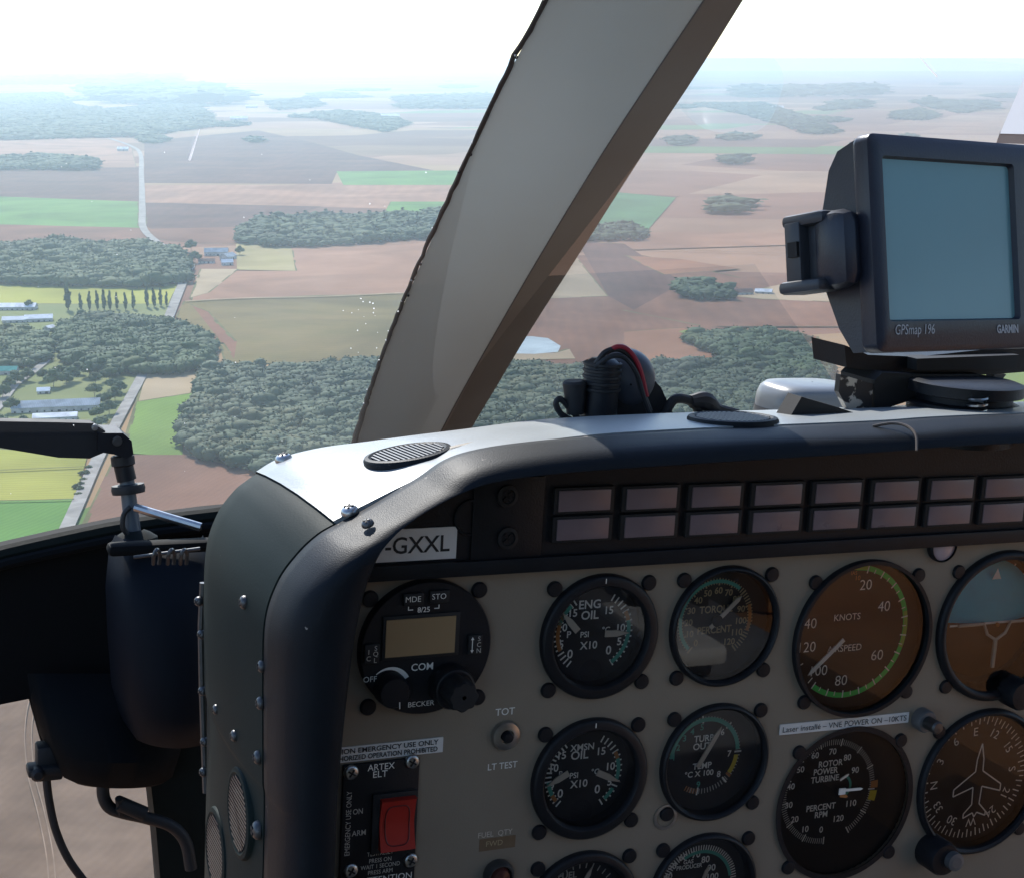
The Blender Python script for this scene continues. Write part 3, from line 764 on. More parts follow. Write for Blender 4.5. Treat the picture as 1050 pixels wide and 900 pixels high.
b = MB(); b.box((.26, -.27, .075), (.66, .36, .01), BLKM); b.build("rear_cover", con)
# vents in the top plate and in the side shell
def on_top(x, y, off=.0011, nrm=False):
    best = None; tt = np.linspace(SEAM - .5, NT - 1, 400)
    for w in np.linspace(-.028, .092, 121):
        c = station(tt, w, off); q = (c - CH) @ RH.T; px = 525 + FPX * q[:, 0] / q[:, 2]; py = 450 - FPX * q[:, 1] / q[:, 2]
        e = (px - x) ** 2 + (py - y) ** 2; k = int(e.argmin())
        if best is None or e[k] < best[0]: best = (e[k], c[k], w, tt[k])
    t, w = best[3], best[2]; tv = np.array([t - .15, t, t + .15])
    a = station(tv, w, off); n = np.cross(a[2] - a[0], station(tv, w + .012, off)[1] - station(tv, w - .012, off)[1]); n /= np.linalg.norm(n)
    if n[1] < 0: n = -n
    print("on_top", x, y, best[0], best[1], n); return (best[1], n) if nrm else best[1]
def vent(c, r, nrm, upd, name, n=11):
    nrm = np.array(nrm, float); nrm /= np.linalg.norm(nrm); e1 = np.array(upd, float); e1 -= nrm * (e1 @ nrm); e1 /= np.linalg.norm(e1); e2 = np.cross(nrm, e1)
    b = MB(); b.lathe(c, [(r * .80, -.001), (r * .82, .0012), (r * .88, .0018), (r * .97, .0014), (r, .0004), (r, -.003)], SHELL if name == "side_vent" else LEATH, nrm, 40, False)
    b.lathe(c, [(r * .82, .0002), (0.0001, .0002)], BLKM, nrm, 40, False)
    o = b.build(name, con)
    g = MB()
    for k in range(n):
        q = (k - (n - 1) / 2) / (n / 2) * r * .8; L_ = math.sqrt(max(0, (r * .8) ** 2 - q * q))
        g.box(np.array(c) + e1 * q + nrm * .001, (r * .045, 2 * L_, .0012), DKST if name == "side_vent" else GREYP, (e1, e2, nrm))
    g2 = g.build("grille", o, base=con["_b"])
c, n_ = on_top(418, 466, nrm=True); vent(c, .0200, n_, (1, 0, 0), "top_vent", 15)
c, n_ = on_top(751, 430, nrm=True); vent(c, .0215, n_, (1, 0, 0), "top_vent", 15)
us = NEAR[2][0]
def on_side(x, y):
    best = None; tt = np.linspace(0, SEAM, 300)
    for w in np.linspace(-.028, .088, 117):
        c = station(tt, w, 0); q = (c - CH) @ RH.T; e = (525 + FPX * q[:, 0] / q[:, 2] - x) ** 2 + (450 - FPX * q[:, 1] / q[:, 2] - y) ** 2; k = int(e.argmin())
        if best is None or e[k] < best[0]: best = (e[k], c[k])
    return best[1]
for (x, y, r) in [(244, 834, .0205), (222, 872, .0205)]:
    P = on_side(x, y) + (.0004, 0, 0); vent(P, r, (-1, 0, 0), (0, 1, 0), "side_vent", 17)
def dome(b, c, r, nrm, m, hgt=.5, slot=True, wash=True):
    if wash: b.lathe(c, [(r * 1.35, -.0004), (r * 1.35, .0004), (r * 1.0, .0005)], m, nrm, 20, False)
    b.lathe(c, [(r, -.0005), (r, r * .12 * hgt), (r * .92, r * .5 * hgt), (r * .7, r * .8 * hgt), (r * .35, r * .96 * hgt), (.00005, r * hgt)], m, nrm, 20, False)
def screw(name, c, r, nrm, parent, m=STEEL, hgt=.6):
    b = MB(); dome(b, c, r, nrm, m, hgt, wash=False)
    n = np.array(nrm, float); n /= np.linalg.norm(n); a = np.cross(n, (.3, .5, .8)); a /= np.linalg.norm(a); e = np.cross(n, a)
    for p, q in ((a, e), (e, a)): b.box(np.array(c) + n * r * hgt * .86, (r * 1.1, r * .22, r * .3), BLKM, (p, q, n))
    return b.build(name, parent)
for (x, y, r) in [(269.5, 682, .0026), (268, 720, .0028), (265, 776, .003), (264, 851, .0042), (222, 727, .0024), (240, 754, .0026), (250.5, 617, .003)]:
    screw("rivet", on_side(x, y), r, (-1, 0, .1), con, DKST, .7)
screw("screw", on_top(361, 528), .0038, (-.25, 1, -.1), con, STEEL, .7)
screw("screw", Pw(377, 538, -.050) + (0, .0005, 0), .0026, (-.45, .9, -.2), con, DKST, .7)
screw("screw", Pw(291, 471, .078), .0042, (-.2, 1, 0), con, STEEL, .7)
# bright flange with small fasteners along the forward edge of the side shell
b = MB(); P0 = [Pw(x, y, .094) for x, y in [(208, 597), (206, 640), (207, 700), (209, 760), (211, 812)]]
b.tube(P0, .0016, DKST, 8); o = b.build("edge_flange", con)
for (x, y) in [(204, 616), (207, 650), (208, 708), (210, 760), (209, 791)]:
    screw("rivet", Pw(x, y, .092), .0024, (-.8, 0, -.6), con, DKST, .9)

# ================================================================== FIXED STRUCTURE OF THE HELICOPTER AROUND THE WINDSHIELD
hel = thing("helicopter_cabin", (0.1, -.9, -.4), "grey painted helicopter cabin frame with slanting window post and windshield", "helicopter")
# centre post: stations along photo rows, running from the nose (far) up and aft (near)
_pb, _pt = Pw(430, 455, .50), Pw(660, 0, 0.0)
def on_post(x, y, dw=0.0):                                     # point on the slanting plane of the post (contains the u axis)
    d = _pt - _pb; k = d[1] / d[2]; r_ = ray(x, y); t = (_pb[1] + k * (CH[2] - _pb[2]) - CH[1]) / (r_[1] - k * r_[2]); return CH + r_ * t
EDGE = [(-700, 893, 1180, 1235), (-350, 727, 943, 997), (-150, 633, 799, 856), (0, 562, 700, 762), (75, 522, 648, 715), (165, 480, 590, 655), (270, 432, 528, 588), (345, 401, 487, 540), (400, 381, 457, 507), (440, 369, 437, 483), (480, 358, 418, 462), (620, 318, 358, 402)]
rows = []; seam = []; seal = []; n = 3
for (y, l, k, r) in EDGE:
    L0 = on_post(l, y); R0 = on_post(r, y); wd = np.linalg.norm(R0 - L0); q = wd; w = L0[2]
    K = Pw(k, y, w - q * .30)                                  # the rounded ridge towards the cabin
    a = L0 + (K - L0) * .50; c = K + (R0 - K) * .35
    bk = Pw((l + r) / 2, y, w + q * .35)
    prof = [L0 + (a - L0) * z for z in (0, .25, .5, .75, .92)]
    for s_ in np.linspace(0, 1, 12): prof.append((1 - s_)**2 * a + 2 * s_ * (1 - s_) * K + s_**2 * c)
    prof += [R0, R0 + (bk - R0) * .8, L0 + (bk - L0) * .8]
    rows.append(prof); seam.append(K + (R0 - K) * .345 + (0, 0, -.0003)); seal.append(L0)
cols_ = [spline([rw[i] for rw in rows], 40) for i in range(len(rows[0]))]
nc = len(cols_); iR = nc - 3                                   # index of the right edge R0
POST_SHADE = mat("post_shade_taupe", (.20, .186, .155), .5, var=.3, vscale=11, bump=.08, bscale=90)  # shade on the post's right face, put into a darker taupe colour
b = MB(); b.grid([np.array([c_[k] for c_ in cols_[:iR]] ) for k in range(40)], POST)
b.grid([np.array([cols_[iR][k], cols_[iR + 1][k], cols_[iR + 2][k], cols_[0][k]]) for k in range(40)], POST); b.build("window_post", hel, smooth=60)
b = MB(); b.grid([np.array([cols_[iR - 1][k] + (cols_[iR][k] - cols_[iR - 1][k]) * z for z in (0, .3, .6, 1)]) for k in range(40)], POST_SHADE); b.build("post_shaded_face", hel, smooth=60)
sm = spline(seam, 60); b = MB(); b.tube(sm, .0004, GREYP, 6); b.build("seam", hel)
sl = spline(seal, 120); b = MB()
wob = RNG.normal(0, .00025, (120, 3)); b.tube(sl + wob + (-.0012, 0, 0), [.0011 + .0004 * RNG.uniform() + .0030 * max(0, (i - 70) / 50) for i in range(120)], RUB, 8)
for i in range(0, 119, 2):
    if RNG.uniform() < .55: b.lathe(sl[i] + RNG.normal(0, .0006, 3) + (-.001, 0, -.0006), [(.0009, -.001), (.0007, .0005), (.0001, .0007)], RUB, (-.3, 0, -1), 8, False)
b.build("sealant_strip", hel)
b = MB()
for i in range(0, 119, 3):
    if RNG.uniform() < .5: b.lathe(sl[i] + RNG.normal(0, .0006, 3) + (-.0022, 0, -.001), [(.0006, -.001), (.0005, .0004), (.0001, .0006)], STICK, (-.3, 0, -1), 8, False)
b.build("sealant_bubble", hel)
# windshield panes, roof, aft bulkhead, floor, doors
PANE = glass_mat("windshield", .22, .009, 5.0, streak=True)
def quad(name, pts, m, th=.004):
    b = MB(); P = [np.array(p, float) for p in pts]; n = np.cross(P[1] - P[0], P[3] - P[0]); n /= np.linalg.norm(n)
    b.prism(P, [p + n * th for p in P], m); return b.build(name, hel, smooth=0)
Lb, Lt = on_post(420, 462), on_post(1050, -700); Rb, Rt = on_post(440, 470), on_post(1080, -700)
def sheet(name, pts, m):
    b = MB(); b.grid([[np.array(pts[0]), np.array(pts[1])], [np.array(pts[3]), np.array(pts[2])]], m); return b.build(name, hel, smooth=0)
sheet("windshield", [Lb + (0, -.04, .04), Lb + (-.66, -.04, .04), Lt + (-.75, 0, .02), Lt + (0, 0, .02)], PANE)
sheet("windshield", [Rb + (0, -.04, .04), Rb + (.75, -.04, .04), Rt + (.72, 0, .02), Rt + (0, 0, .02)], PANE)
ROOFV = Lt[1] + .01
CABM = mat("cabin_lining", (.68, .67, .65), .8, var=.15, vscale=8)
b = MB(); wm = (Lt[2] - 1.0) / 2; wl = Lt[2] + 1.0
b.box((.32, ROOFV + .012, -1.45), (2.1, .02, .9), CABM, bev=.004); b.box((.12, ROOFV + .014, wm), (.22, .02, wl), CABM, bev=.004)
for ux in (-.68, 1.32): b.box((ux, ROOFV + .014, wm), (.10, .02, wl), CABM, bev=.004)
b.box((.32, ROOFV + .016, Lt[2] - .02), (2.1, .02, .05), CABM, bev=.004); b.build("roof", hel)
for (ua, ub) in ((-.63, .01), (.23, 1.27)):                     # overhead windows
    sheet("overhead_window", [(ua, ROOFV + .02, -1.0), (ub, ROOFV + .02, -1.0), (ub, ROOFV + .02, Lt[2]), (ua, ROOFV + .02, Lt[2])], glass_mat("overhead_glass", .5, tint=(.8, .9, .85)))
CABD = mat("cabin_dark_carpet", (.05, .048, .045), .9, var=.2, vscale=30)
b = MB(); b.box((.32, -.25, -1.9), (2.1, 1.4, .02), CABD, bev=.004); b.build("bulkhead", hel)
b = MB(); b.box((.32, -.93, -.85), (2.1, .02, 2.1), CABD, bev=.004); b.build("cabin_floor", hel)
for sx in (-.69, 1.32):
    hh_ = .70
    b = MB(); b.box((sx, -.92 + hh_ / 2, -1.0), (.02, hh_, 1.75), CABM, bev=.004); b.build("door_panel", hel)
    b = MB(); b.box((sx, .12, -1.35), (.02, .8, .10), CABM, bev=.004); b.box((sx, .12, -.47), (.02, .82, .06), CABM, bev=.004); b.build("door_post", hel)
# nose below the sill: black frame with chin window opening
NW = .50
def npx(x, y, w=NW): return Pw(x, y, w)
sill = [(-520, 672), (-60, 583), (0, 567), (70, 551), (130, 539), (215, 528), (320, 518), (900, 500)]
low = [(-520, 840), (-60, 735), (0, 722), (30, 716), (45, 770), (62, 790), (100, 802), (152, 797), (320, 790), (900, 800)]
b = MB()
r0 = [npx(x, y) for x, y in sill + low[::-1]]; r1 = [p + (0, .0, .03) for p in r0]
b.prism(r0, r1, NOSEM); b.build("nose_frame", hel, smooth=0)
b = MB(); b.tube(spline([npx(x, y + 1, NW - .004) for x, y in sill], 30), .006, NOSEG, 8); b.tube(spline([npx(x, y + 12, NW - .012) for x, y in sill], 30), .004, NOSEM, 8); b.build("window_sill", hel)
b = MB(); r0 = [npx(x, y, NW - .03) for x, y in [(152, 780), (160, 850), (166, 920), (330, 920), (330, 700), (175, 720)]]
b.prism(r0, [p + (0, 0, .03) for p in r0], NOSEG); b.build("chin_window_frame", hel, smooth=0)
CH_ = sheet("chin_window", [npx(-80, 700, NW + .03), npx(200, 700, NW + .03), npx(200, 1100, NW - .06), npx(-80, 1100, NW - .06)], PANE)
# heater duct: bulging dark moulding between nose frame and console
rows = []
for (y, xl, xr, bul) in [(548, 118, 208, .015), (560, 112, 212, .05), (600, 108, 215, .07), (650, 110, 216, .08), (700, 114, 214, .08), (735, 124, 206, .06), (748, 140, 190, .03)]:
    L0 = npx(xl, y, .44); R0 = npx(xr, y, .44)
    rows.append([L0 + (R0 - L0) * q + (0, 0, -bul * math.sin(math.pi * q) ** .2) for q in np.linspace(0, 1, 17)])
b = MB(); b.grid(rows, mat("duct_blue_black", (.006, .008, .012), .65, var=.3, vscale=20, spec=.12)); b.build("heater_duct", hel, smooth=60)
rows = []
for (y, xl, xr, bul) in [(690, 28, 180, .0), (715, 31, 182, .04), (750, 40, 184, .06), (780, 52, 176, .05), (797, 72, 168, .02), (802, 95, 152, .0)]:
    L0 = npx(xl, y, .475); R0 = npx(xr, y, .475)
    rows.append([L0 + (R0 - L0) * q + (0, 0, -bul * math.sin(math.pi * q) ** .3) for q in np.linspace(0, 1, 17)])
b = MB(); b.grid(rows, NOSEM); b.build("nose_fairing", hel, smooth=60)
# rail with clips under the sill
b = MB(); b.tube([npx(137, 571, .36), npx(205, 562, .36)], .0012, DKST, 6); b.build("clip_rail", hel)
for x in (158, 173, 186):
    b = MB(); b.tube(spline([npx(x - 1, 578, .358), npx(x, 568, .352), npx(x + 3, 563, .354), npx(x + 6, 568, .358), npx(x + 5, 578, .36)], 14), .0013, DKST, 6); b.build("clip", hel)
b = MB(); b.box(npx(168, 560, .40), (.075, .008, .014), NOSEM, bev=.003); b.build("clip_bracket", hel)
# right-hand window post just entering the frame
b = MB()
r0 = [Pw(x, y, .35) for x, y in [(1052, 138), (1070, 96), (1103, 20), (1148, 20), (1108, 138)]]; b.prism(r0, [p + (.0, 0, .03) for p in r0], mat("white_paint", (.8, .8, .78), .4, var=.04)); b.build("side_post", hel, smooth=0)
b = MB()
r0 = [Pw(x, y, .349) for x, y in [(1050, 148), (1054, 136), (1110, 136), (1110, 148)]]; b.prism(r0, [p + (.0, 0, .032) for p in r0], BLK); b.build("side_post_shoe", hel, smooth=0)
# unseen pilot seat, added for its tan reflection in the gauge glasses
SEATM = mat("tan_leather", (.40, .19, .08), .5, var=.5, vscale=6, bump=.2, bscale=200)
def seat(u, label):
    s_ = thing("reflection_seat", (u, -.92, -.75), label, "seat")
    b = MB(); b.box((u, -.48, -.62), (.46, .15, .66), SEATM, bev=.035); b.build("seat", s_)
    b = MB(); b.box((u, -.12, -.93), (.46, .62, .16), SEATM, bev=.07); b.build("backrest", s_)
    b = MB(); b.box((u, -.72, -.66), (.40, .36, .42), BLKM, bev=.01); b.build("seat_base", s_)
seat(.93, "unseen tan leather pilot seat added to reflect in the right gauges")

bagm = mat("grey_canvas", (.16, .165, .18), .7, var=.15, vscale=60, bump=.2, bscale=600)
fb = thing("reflection_bag", (.50, -.92, -.72), "unseen grey canvas bag added between the seats to reflect in the upper gauges", "bag")  # bag made up for the pale reflections in the oil and torque glasses
b = MB(); b.box((.50, -.62, -.72), (.15, .58, .22), bagm, bev=.02); b.build("body", fb)
b = MB(); b.box((.46, -.335, -.66), (.06, .02, .16), STICK, bev=.006); b.build("flap", fb)
b = MB(); b.tube(spline([(.46, -.33, -.72), (.47, -.27, -.72), (.50, -.25, -.72), (.53, -.27, -.72), (.54, -.33, -.72)], 20), .008, RUB, 10); b.build("handle", fb)

# ================================================================== ARM, ROD AND HANGING CABLE AT THE LEFT
arm = thing("support_arm", npx(141, 545, .44), "black folding arm on an upright rod rising from the left window sill", "arm")
AW = .44
b = MB()
r0 = [Pw(x, y, AW) for x, y in [(-420, 415), (-60, 431), (60, 433), (95, 434), (108, 442), (106, 464), (92, 470), (60, 469), (0, 459), (-60, 452), (-420, 428)]]
b.prism(r0, [p + (.0, 0, .012) for p in r0], BLKM); b.build("boom", arm, smooth=0)
b = MB(); r0 = [Pw(x, y, AW - .003) for x, y in [(100, 444), (126, 444), (135, 452), (137, 466), (130, 470), (118, 466), (100, 463)]]
b.prism(r0, [p + (0, 0, .03) for p in r0], BLK); b.build("elbow", arm, smooth=0)
b = MB(); b.lathe(Pw(97, 438, AW - .001), [(.0022, 0), (.0022, .0012), (.0012, .0014)], STEEL, n=16); b.lathe(Pw(120, 452, AW - .004), [(.0034, 0), (.0034, .0014), (.002, .0016)], DKST, n=16); b.build("pivot_bolt", arm)
b = MB(); b.tube([Pw(124, 466, AW + .014), Pw(130, 492, AW + .012)], .0068, BLK, 14); b.tube([Pw(130, 492, AW + .012), Pw(137, 552, AW + .006)], [.0052, .0058], mat("grey_blue_rod", (.09, .11, .13), .4, var=.2), 14); b.build("upright_rod", arm)
ax = Pw(130, 492, AW + .012) - Pw(137, 552, AW + .006)
b = MB(); b.lathe(Pw(131.5, 501, AW + .011), [(.0055, -.0035), (.0112, -.003), (.0118, 0), (.0112, .003), (.0055, .0035)], RUB, ax, 28, False); b.lathe(Pw(126, 472, AW + .013), [(.006, -.004), (.0082, -.003), (.0082, .003), (.006, .004)], RUB, ax, 24, False); b.build("collar", arm)
b = MB(); b.tube([Pw(139, 520, AW - .004), Pw(172, 530, AW - .02), Pw(206, 540, AW - .03)], .0030, STEEL, 10); b.build("chrome_strut", arm)
b = MB(); b.tube(spline([Pw(134, 519, AW), Pw(127, 527, AW), Pw(126, 540, AW), Pw(131, 548, AW)], 14), .0018, RUB, 8); b.build("hose_loop", arm)
b = MB(); b.lathe(Pw(138, 552, AW + .006), [(.017, -.012), (.016, 0), (.011, .004), (.007, .006)], NOSEG, ax, 20, False); b.build("base_boot", arm)

cab = thing("hanging_cable", Pw(45, 780, .46), "thin black cable hanging from a small connector in the chin window", "cable")
b = MB(); b.box(Pw(50, 779, .46), (.018, .026, .016), RUB, bev=.002); b.box(Pw(50, 787, .455), (.030, .007, .016), RUB, bev=.002); b.lathe(Pw(38, 791, .452), [(.005, 0), (.005, .006), (.003, .008)], RUB, n=14); b.build("connector", cab)
b = MB(); b.tube(spline([Pw(x, y, .456) for x, y in [(47, 792), (50, 818), (57, 850), (70, 880), (90, 908), (115, 945)]], 30), .0030, RUB, 10); b.build("cord", cab)
hs = thing("drain_hose", Pw(105, 800, .45), "black bent hose with a clamp below the nose fairing", "hose")
b = MB(); b.tube(spline([Pw(x, y, .45) for x, y in [(106, 796), (106, 815), (112, 827), (124, 832), (150, 838), (175, 846), (190, 862), (196, 890)]], 40), .0046, RUB, 12); b.build("tube", hs)
b = MB(); b.tube([Pw(122, 823, .445), Pw(148, 834, .445)], .0056, BLKM, 12); b.tube([Pw(122, 818, .442), Pw(124, 834, .448)], .003, BLKM, 8); b.build("clamp", hs)

# ================================================================== ANNUNCIATOR STRIP
SV = -.060
ann = thing("warning_light_strip", (.14, SV, -.006), "black warning light strip with eight pairs of unlit captions under the hood", "warning panel")
b = MB(); ol_ = inner_outline(.6, SV); plate(ol_ + [(ol_[-1][0], SV)], [], -.006, -.0004, BLK, "face", ann)
b.box((.268, SV + .0035, -.0075), (.68, .007, .004), BLK, bev=.0008)
b.box((-.0028, -.0358, -.0066), (.0345, .040, .0014), BLK, bev=.0004); b.build("housing", ann)
for k in range(9):
    for r in range(2):
        u0 = .0189 + .0346 * k; v0 = -.0213 - .0004 * k - r * .0134
        b = MB(); b.box((u0 + .0151, v0 - .0061, -.0072), (.0305, .0124, .003), BLKM, bev=.0006)
        o = b.build("caption_frame", ann)
        b = MB(); b.box((u0 + .0151, v0 - .0061, -.0088), (.0262, .0098, .001), CAPT, bev=.0003); b.build("lens", o, base=ann["_b"])
for y in (508, 551):
    b = MB(); c = Pw(520, y, -.0075); b.lathe(c, [(.0052, 0), (.0050, .0012), (.0034, .0016), (.0030, .0008)], BLKM, n=24); b.box(c + (0, 0, -.0010), (.0055, .0013, .0012), BLK, ((.7, .7, 0), (-.7, .7, 0), (0, 0, 1))); b.box(c + (0, 0, -.0010), (.0055, .0013, .0012), BLK, ((.7, -.7, 0), (.7, .7, 0), (0, 0, 1))); b.build("screw", ann)
b = MB(); b.lathe(Pw(483, 530, -.006), [(.0085, 0), (.0083, .001), (.0074, .0012), (.0072, .0004)], BLK, n=32); b.build("blank_plug", ann)
st = MB(); c = Pw(431, 557.5, -.0064); 
st.box((c[0] - .003, c[1], -.0064), (.040, .0145, .0006), STICK); st.text("F-GXXL", (c[0] - .0035, c[1], -.00685), .0074, INK, wide=.0345, bold=.012)
tag(st.build("registration_sticker", base=(c[0], c[1] - .007, -.006)), "white sticker reading F-GXXL half hidden by the hood curve", "sticker")

# ================================================================== GAUGES
ZT = .00022
def gauge_root(name, label, cu, cv, cat="gauge", group="round gauges on the panel"):
    return thing(name, (cu, cv, 0.0), label, cat, group)
def bezel(root, cu, cv, R, rg, depth, so, proud=.004, glass=True, dial=DIALM):
    c = (cu, cv, 0.0)
    b = MB(); b.lathe(c, [(R, -.0005), (R, proud * .55), (R * .985, proud * .8), (R * .95, proud), (rg * 1.04, proud), (rg, proud * .75), (rg * .985, proud * .2), (rg * .975, -depth)], BLK, n=72, capend=False); b.build("bezel", root, smooth=40)
    b = MB(); b.lathe(c, [(rg * .98, -depth), (.0001, -depth)], dial, n=64, capend=False); b.build("dial_face", root)
    if glass:
        b = MB(); b.lathe(c, [(rg * .995, proud * .3), (.0001, proud * .3)], GLS, n=64, capend=False); b.build("glass", root)
    for sx in (-1, 1):
        for sy in (-1, 1):
            p = np.array((cu + sx * so, cv + sy * so, 0))
            b = MB(); b.lathe(p, [(.0038, 0), (.0037, .0013), (.0033, .0018), (.0012, .0019)], BLK, n=20); b.lathe(p, [(.0012, .0019), (.0011, .0012)], BLKM, n=8)
            b.build("mounting_screw", root)
def needle(b, c, a, l, tail, wd, m, tip=.25):
    A = math.radians(a); d = np.array((math.sin(A), math.cos(A), 0)); n = np.array((d[1], -d[0], 0))
    p = np.array(c); h = .0006
    ring = [p - d * tail - n * wd * .5, p - d * tail + n * wd * .5, p + d * l * (1 - tip) + n * wd * .5, p + d * l, p + d * l * (1 - tip) - n * wd * .5]
    b.prism(ring, [q + (0, 0, -h) for q in ring], m)
def T(b, txt, x, y, w, h_px, m=WHT, **k):
    P = Pw(x, y, w - ZT); d = (RH @ (P - CH))[2]
    b.text(txt, P, h_px * d / FPX, m, **k)
R1, R2 = .0307, .0418
# -- dual oil gauges
def oil(name, label, cu, cv, title, aL, aR, lay, arcs, ndl):
    g = gauge_root(name, label, cu, cv); D = .0055
    bezel(g, cu, cv, R1, .0248, D, .0247)
    c = np.array((cu, cv, D - ZT)); b = MB()
    b.ticks(c, .0172, .0208, aL[0], aL[1], 16, .0008, WHT); b.ticks(c, .0172, .0208, aR[0], aR[1], 16, .0008, WHT)
    for a0, a1, m in arcs: b.disc(c + (0, 0, -.00008), .0198, m, 14, .0178, a0, a1)
    for t in lay: T(b, t[0], t[1], t[2], D, t[3], bold=.02, aspect=1.0)
    b.disc(c + (0, -.0195, .0001), .006, BLK, 24); b.build("markings", g, smooth=0)
    b = MB()
    for (p, q) in ndl:
        P = Pw(*p, D - .0015); Q = Pw(*q, D - .0015); d = Q - P; L_ = np.linalg.norm(d)
        needle(b, P, math.degrees(math.atan2(d[0], d[1])), L_, .001, .0032, NEEDW, .55)
    b.build("needle", g, smooth=0)
    b = MB(); b.line((cu, cv + .0268, -.0041), (cu, cv + .0292, -.0041), .0005, WHT); b.build("index_mark", g, smooth=0)
oil("engine_oil_gauge", "black round gauge marked ENG OIL with two needles beside the radio", .0504, -.0959, "ENG", (219, 325), (29, 146),
    [("ENG", 605, 619, 9), ("OIL", 605, 630, 9), ("15", 588, 628, 8), ("15", 625, 625, 8), ("10", 577.5, 643, 8), ("10", 637, 643, 8), ("5", 575.5, 660, 8), ("5", 635, 657, 8), ("0", 584.5, 670, 9), ("0", 624, 666, 9), ("P", 583.5, 650, 7), ("PSI", 599.5, 650, 6), ("°C", 621.5, 645, 6), ("X10", 603.5, 661, 8)],
    [(245, 300, ORGM), (285, 318, TEALM), (75, 120, TEALM), (120, 146, TEALM), (60, 75, ORGM)], [((591, 645), (576, 627)), ((622, 649), (645, 648))])
oil("transmission_oil_gauge", "black round gauge marked XMSN OIL below the ENG OIL gauge", .0504, -.1673, "XMSN", (222, 325), (28, 147),
    [("XMSN", 597, 765.5, 7), ("OIL", 594.5, 773.5, 9), ("15", 576.5, 774, 8), ("15", 617, 769.5, 8), ("10", 568.5, 787, 8), ("10", 626.5, 785, 8), ("5", 566, 804, 8), ("5", 625, 801, 8), ("0", 574.5, 813, 9), ("0", 612.5, 808.5, 9), ("P", 575, 793, 6), ("PSI", 588.5, 794.5, 6), ("°C", 610.5, 790.5, 6), ("X10", 593.5, 803, 8)],
    [(240, 262, TEALM), (228, 240, ORGM), (72, 108, TEALM), (120, 140, TEALM), (60, 72, ORGM)], [((581, 793), (560, 806)), ((614, 792), (636, 801))])
# -- torque
g = gauge_root("torque_gauge", "black round torque gauge in tan lettering with glass glare, right of ENG OIL", .119, -.0959); D = .004; cu, cv = .119, -.0959
bezel(g, cu, cv, R1, .0280, D, .0247); cu, cv = cu - .0028, cv + .0020; c = np.array((cu, cv, D - ZT)); b = MB()
b.ticks(c, .0182, .0212, 222, 502, 61, .0006, TANM); b.ticks(c, .0176, .0214, 222, 502, 13, .0009, TANM)
b.disc(c + (0, 0, -.00008), .0206, TEALM, 40, .0188, 225, 400); b.disc(c + (0, 0, -.00008), .0206, ORGM, 20, .0188, 430, 470)
for i, t in enumerate(range(0, 130, 10)):
    a = math.radians(222 + 280 * t / 120); b.text(str(t), (cu + math.sin(a) * .0150, cv + math.cos(a) * .0150, D - ZT), .0032, TANM, bold=.02)
for t, dv in (("TORQUE", .0052), ("PERCENT", -.0050)): b.text(t, (cu, cv + dv, D - ZT), .0036, TANM, bold=.02, aspect=.9)
b.build("markings", g, smooth=0); b = MB(); needle(b, (cu, cv, D - .0018), 47, .0175, .005, .0022, NEEDW, .15); b.lathe((cu, cv, D - .0012), [(.003, 0), (.003, .0012), (.002, .0016)], BLKM, n=20); b.build("needle", g, smooth=0)
# -- turbine outlet temperature
g = gauge_root("turbine_temperature_gauge", "black round gauge marked TURB OUT TEMP with teal arc and long needle", .1197, -.1666); cu, cv = .1197, -.1666
bezel(g, cu, cv, R1, .0280, D, .0247); cu, cv = cu - .0030, cv + .0021; c = np.array((cu, cv, D - ZT)); b = MB()
b.ticks(c, .0178, .0205, 272, 570, 61, .0005, DIMW); b.ticks(c, .0172, .0212, 352, 548, 5, .0009, WHT)
b.disc(c + (0, 0, -.00008), .0200, TEALM, 60, .0178, 270, 446); b.disc(c + (0, 0, -.00008), .0196, YELM, 14, .0172, 455, 486); b.disc(c + (0, 0, -.00008), .0204, ORGM, 4, .0172, 487, 491); b.ticks(c + (0, 0, -.0001), .0178, .0205, 550, 570, 6, .0006, ORGM)
for t, x, y in [("1", 691, 776), ("2", 695.5, 766), ("3", 702, 756.5), ("4", 710, 749.5), ("5", 720, 745), ("6", 741, 750), ("7", 748, 772), ("8", 737, 793), ("9", 716, 804)]: T(b, t, x, y, D, 6.5, TEALM if t in "129345" else WHT, bold=.02)
T(b, "TURB", 722, 756.5, D, 7, bold=.02, aspect=.95); T(b, "OUT", 720, 764.5, D, 7, bold=.02); T(b, "TEMP", 720, 784.5, D, 6.5, bold=.02); T(b, "°C X 100", 717, 792.5, D, 6, bold=.02, wide=.0165)
b.build("markings", g, smooth=0); b = MB(); P = Pw(715, 786, D - .0018); Q = Pw(740, 744, D - .0018); d = Q - P; needle(b, P, math.degrees(math.atan2(d[0], d[1])), np.linalg.norm(d), 0, .0024, NEEDW, .2); b.build("needle", g, smooth=0)
